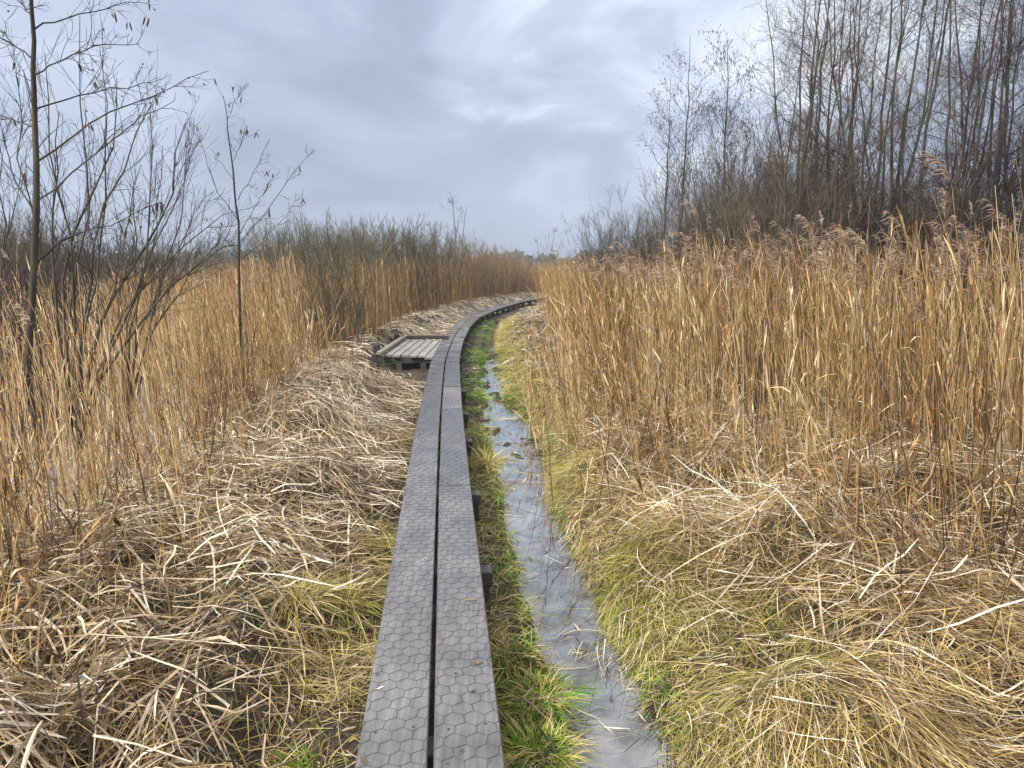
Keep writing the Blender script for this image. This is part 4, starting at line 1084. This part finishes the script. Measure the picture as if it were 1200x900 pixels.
for k in range(8):      # small trees stepping down to the left
    px = 728 + k * 22 + rng.normal(0, 6)
    ptree(protoB[rng.integers(0, 5)], px, rng.uniform(26, 34), 262 - k * 16 + rng.normal(0, 8), 'small bare tree in the line tapering down to the left end of the wood', 'tree', W, 9.0)
sl = 'dense purplish willow bush under the bare trees behind the right reeds'
for k in range(44):
    px = 700 + k * 12 + rng.normal(0, 8); Yd = rng.uniform(17, 27) if px < 900 else rng.uniform(14, 19)
    top = np.interp(px, [700, 740, 800, 860, 920, 1000, 1200], [294, 272, 228, 180, 165, 205, 225]) + rng.normal(0, 12)
    o = use(protoS[rng.integers(0, 3)]); q = on_y(px, 300, Yd); place(o, q[0], q[1], None, on_y(px, top, Yd)[2] / 4.4)
    tag(o, sl, 'shrub', 'willow bushes under the wood')

# --- scrub on the left
protoL = [shrub('willow_shrub', 2.8, 60, M['twig_olive'], M['twig_olive'], .30, 1.2, .011, .0034, .5), shrub('willow_shrub', 2.8, 60, M['twig_brown'], M['twig_olive'], .30, 1.2, .011, .0034, .5),
          shrub('willow_shrub', 2.6, 60, M['twig_brown'], M['twig_purple'], .30, 1.2, .011, .0034, .5), shrub('willow_shrub', 2.6, 60, M['twig_tan'], M['twig_tan'], .28, 1.2, .010, .0034, .5)]
LS = 'willow scrub behind the left reeds'
def pshrub(k, px, Yd, top, label):
    while on_y(px, 320, Yd)[0] > left_edge(Yd) - .9 and Yd < 85: Yd += .5
    o = use(protoL[k]); q = on_y(px, 320, Yd); place(o, q[0], q[1], None, on_y(px, top, Yd)[2] / 2.7); tag(o, label, 'shrub', LS)
pshrub(0, 384, 15.3, 266, 'dark olive willow bush standing in the reeds left of the plank platform')
pshrub(1, 418, 20, 268, 'olive brown willow bush right behind the plank platform')
pshrub(0, 462, 25, 264, 'tallest dark green willow bush beyond the plank platform')
pshrub(3, 560, 32, 298, 'tan low willow bush by the boardwalk bend')
pshrub(3, 612, 36, 300, 'tan willow bush at the far end of the left scrub')
pshrub(3, 592, 33, 303, 'tan willow bush just left of the farthest one')
for k in range(16):
    px = 340 + k * 17.5 + rng.normal(0, 6)
    pshrub(int(rng.integers(0, 2)) if px < 520 else 3, px, rng.uniform(24, 34), np.interp(px, [340, 460, 560, 630], [278, 266, 280, 300]) + rng.normal(0, 6), 'grey green willow bush in the hedge like scrub behind the left reeds')
for k in range(13):
    px = -80 + k * 35 + rng.normal(0, 6)
    pshrub(int(rng.integers(0, 3)), px, rng.uniform(20, 32), 276 + rng.normal(0, 8) - (34 if px < 110 else 0), 'dim willow bush across the pond on the far left')
for k in range(7):
    pshrub(int(rng.integers(0, 3)), -70 + k * 24 + rng.normal(0, 5), rng.uniform(13.5, 17.5), 262 + rng.normal(0, 12), 'dark bush at the edge of the pond on the far left')
# --- lone far trees
far_p = [bare_tree('bare_tree', 8.0, .07, M['twig_brown'], M['twig_brown'], 1.0, .2, .34, (.04, 0), .7, 2, False, .010)]
ptree(far_p[0], 535, 48, 236, 'pale bare tree rising above the left scrub in the distance', 'tree', 'lone distant trees', 8.0)
ptree(far_p[0], 646, 62, 272, 'small dark bare tree seen where the boardwalk disappears', 'tree', 'lone distant trees', 8.0, 1.0)
ptree(far_p[0], 508, 52, 262, 'faint bare tree just left of the pale one above the scrub', 'tree', 'lone distant trees', 8.0, 3.0)
ptree(far_p[0], 632, 75, 284, 'faint bare tree left of the dark one by the end of the boardwalk', 'tree', 'lone distant trees', 8.0, 4.0)

# --- far woodland on the horizon: one mass
fw = MB()
n = 26000
az = rng.uniform(-.85, .85, n); dist = rng.uniform(230, 330, n)
top = (2.8 + 3.0 * vnoise(az * 40, 0 * az, 4) + 2.2 * vnoise(az * 130, 0 * az, 5))
z = top * rng.random(n) ** .6
c = np.stack([np.sin(az) * dist, np.cos(az) * dist, z], -1); a = unit(rng.normal(0, 1, (n, 3))); sd = unit(np.cross(a, rng.normal(0, 1, (n, 3)))); sz = rng.uniform(.5, 1.4, n)
P = np.stack([c - a * sz[:, None], c, c + a * sz[:, None]], 1)
fw.ribbons(P, sz[:, None] * np.array([.3, 1.4, .3]), sd, vnoise(az * 60, dist * .05, 6) * .6 + .4 * rng.random(n))
tag(fw.build('woodland', M['far']), 'low dark line of distant woodland along the horizon', 'woodland', kind='stuff')

# ------------------------------------------------------------------ damp air
hz = MB(); hz.box((-420, -40, -2), (420, 420, 24)); ho = hz.build('haze', None); tag(ho, 'thin damp winter air fading the distant woodland to blue', 'haze', kind='stuff')
hm = bpy.data.materials.new('haze'); hm.use_nodes = True; hn = hm.node_tree; hn.nodes.clear()
pv = hn.nodes.new('ShaderNodeVolumePrincipled'); pv.inputs['Density'].default_value = .0012; pv.inputs['Color'].default_value = (.82, .88, 1, 1); pv.inputs['Anisotropy'].default_value = .2
mo = hn.nodes.new('ShaderNodeOutputMaterial'); hn.links.new(pv.outputs[0], mo.inputs['Volume']); ho.data.materials.append(hm)
# ------------------------------------------------------------------ sky and light
SUN_EL, SUN_AZ = R(42), R(232)         # azimuth clockwise from +Y: behind and to the left
world = bpy.data.worlds.new('World'); scene.world = world; world.use_nodes = True
nt = world.node_tree; nt.nodes.clear()
out = nt.nodes.new('ShaderNodeOutputWorld')
sky = nt.nodes.new('ShaderNodeTexSky'); sky.sky_type = 'NISHITA'; sky.sun_disc = False; sky.sun_elevation = SUN_EL; sky.sun_rotation = SUN_AZ
b1 = nt.nodes.new('ShaderNodeBackground'); b1.inputs[1].default_value = .05; sky.dust_density = 3.0; nt.links.new(sky.outputs[0], b1.inputs[0])
tc = nt.nodes.new('ShaderNodeTexCoord')
sx = nt.nodes.new('ShaderNodeSeparateXYZ'); nt.links.new(tc.outputs['Generated'], sx.inputs[0])
def math_(op, a, b=None, c=None):
    n = nt.nodes.new('ShaderNodeMath'); n.operation = op
    for i, v in enumerate((a, b, c)):
        if v is None: continue
        if isinstance(v, (int, float)): n.inputs[i].default_value = v
        else: nt.links.new(v, n.inputs[i])
    return n.outputs[0]
zc = math_('MAXIMUM', sx.outputs[2], 0.0)
den = math_('ADD', zc, .40)
cx_ = math_('DIVIDE', sx.outputs[0], den); cy_ = math_('DIVIDE', sx.outputs[1], den)
cv = nt.nodes.new('ShaderNodeCombineXYZ'); nt.links.new(cx_, cv.inputs[0]); nt.links.new(cy_, cv.inputs[1])
no = nt.nodes.new('ShaderNodeTexNoise'); no.inputs['Scale'].default_value = 2.3; no.inputs['Detail'].default_value = 8; no.inputs['Roughness'].default_value = .56; no.inputs['Distortion'].default_value = .5
nt.links.new(cv.outputs[0], no.inputs['Vector'])
def blob(px, py, radius, soft, wob=.10):
    d = unit(ray(px, py))
    v = nt.nodes.new('ShaderNodeVectorMath'); v.operation = 'DISTANCE'
    nt.links.new(tc.outputs['Generated'], v.inputs[0]); v.inputs[1].default_value = tuple(d)
    w_ = math_('MULTIPLY_ADD', math_('SUBTRACT', no.outputs['Fac'], .5), -wob * 6, v.outputs['Value'])
    m = nt.nodes.new('ShaderNodeMapRange'); m.interpolation_type = 'SMOOTHSTEP'
    nt.links.new(w_, m.inputs[0]); m.inputs[1].default_value = radius; m.inputs[2].default_value = radius + soft; m.inputs[3].default_value = 1; m.inputs[4].default_value = 0
    return m.outputs[0]
bright = math_('ADD', math_('MULTIPLY', blob(565, 45, .0, .14, .10), .42), math_('MULTIPLY', blob(840, 30, .05, .24, .13), .75))
bright = math_('ADD', bright, math_('MULTIPLY', blob(60, -40, .05, .3), .4))
dark = math_('MULTIPLY', blob(340, 130, .10, .32, .05), .22)
base = math_('SUBTRACT', math_('ADD', math_('MULTIPLY_ADD', no.outputs['Fac'], 1.15, -.22), math_('MULTIPLY', bright, .55)), dark)
cc = ramp(nt, [(.0, (.106, .127, .168)), (.3, (.138, .163, .212)), (.55, (.178, .203, .256)), (.8, (.25, .273, .32)), (1.0, (.36, .38, .41))], base)
# overcast: the zenith is about two and a half times as bright as the horizon
zr = nt.nodes.new('ShaderNodeMapRange'); nt.links.new(zc, zr.inputs[0]); zr.inputs[1].default_value = .30; zr.inputs[2].default_value = .95; zr.inputs[3].default_value = 1.0; zr.inputs[4].default_value = 1.25
zm = nt.nodes.new('ShaderNodeMapRange'); nt.links.new(zc, zm.inputs[0]); zm.inputs[1].default_value = .32; zm.inputs[2].default_value = .75; zm.inputs[3].default_value = 0; zm.inputs[4].default_value = .85
zx = nt.nodes.new('ShaderNodeMix'); zx.data_type = 'RGBA'; nt.links.new(zm.outputs[0], zx.inputs[0]); nt.links.new(cc, zx.inputs[6]); zx.inputs[7].default_value = (.40, .39, .37, 1)
b2 = nt.nodes.new('ShaderNodeBackground'); nt.links.new(zx.outputs[2], b2.inputs[0]); nt.links.new(zr.outputs[0], b2.inputs[1])
ms = nt.nodes.new('ShaderNodeMixShader'); ms.inputs[0].default_value = .92
nt.links.new(b1.outputs[0], ms.inputs[1]); nt.links.new(b2.outputs[0], ms.inputs[2]); nt.links.new(ms.outputs[0], out.inputs[0])

sd = bpy.data.lights.new('sun', 'SUN'); sd.energy = 1.5; sd.angle = R(10); sd.color = (1, .96, .89)
so = bpy.data.objects.new('sun', sd); col.objects.link(so)
dirv = Vector((math.sin(SUN_AZ) * math.cos(SUN_EL), math.cos(SUN_AZ) * math.cos(SUN_EL), math.sin(SUN_EL)))
so.rotation_euler = dirv.to_track_quat('Z', 'Y').to_euler(); so.location = (0, 0, 30)

scene.view_settings.view_transform = 'Standard'; scene.view_settings.look = 'None'
scene.view_settings.exposure = 1.85; scene.view_settings.gamma = 1
scene.cycles.max_bounces = 5; scene.cycles.diffuse_bounces = 1; scene.cycles.glossy_bounces = 2; scene.cycles.transmission_bounces = 2
scene.cycles.use_denoising = True
scene.cycles.denoising_input_passes = 'RGB_ALBEDO_NORMAL'; scene.cycles.denoising_prefilter = 'ACCURATE'
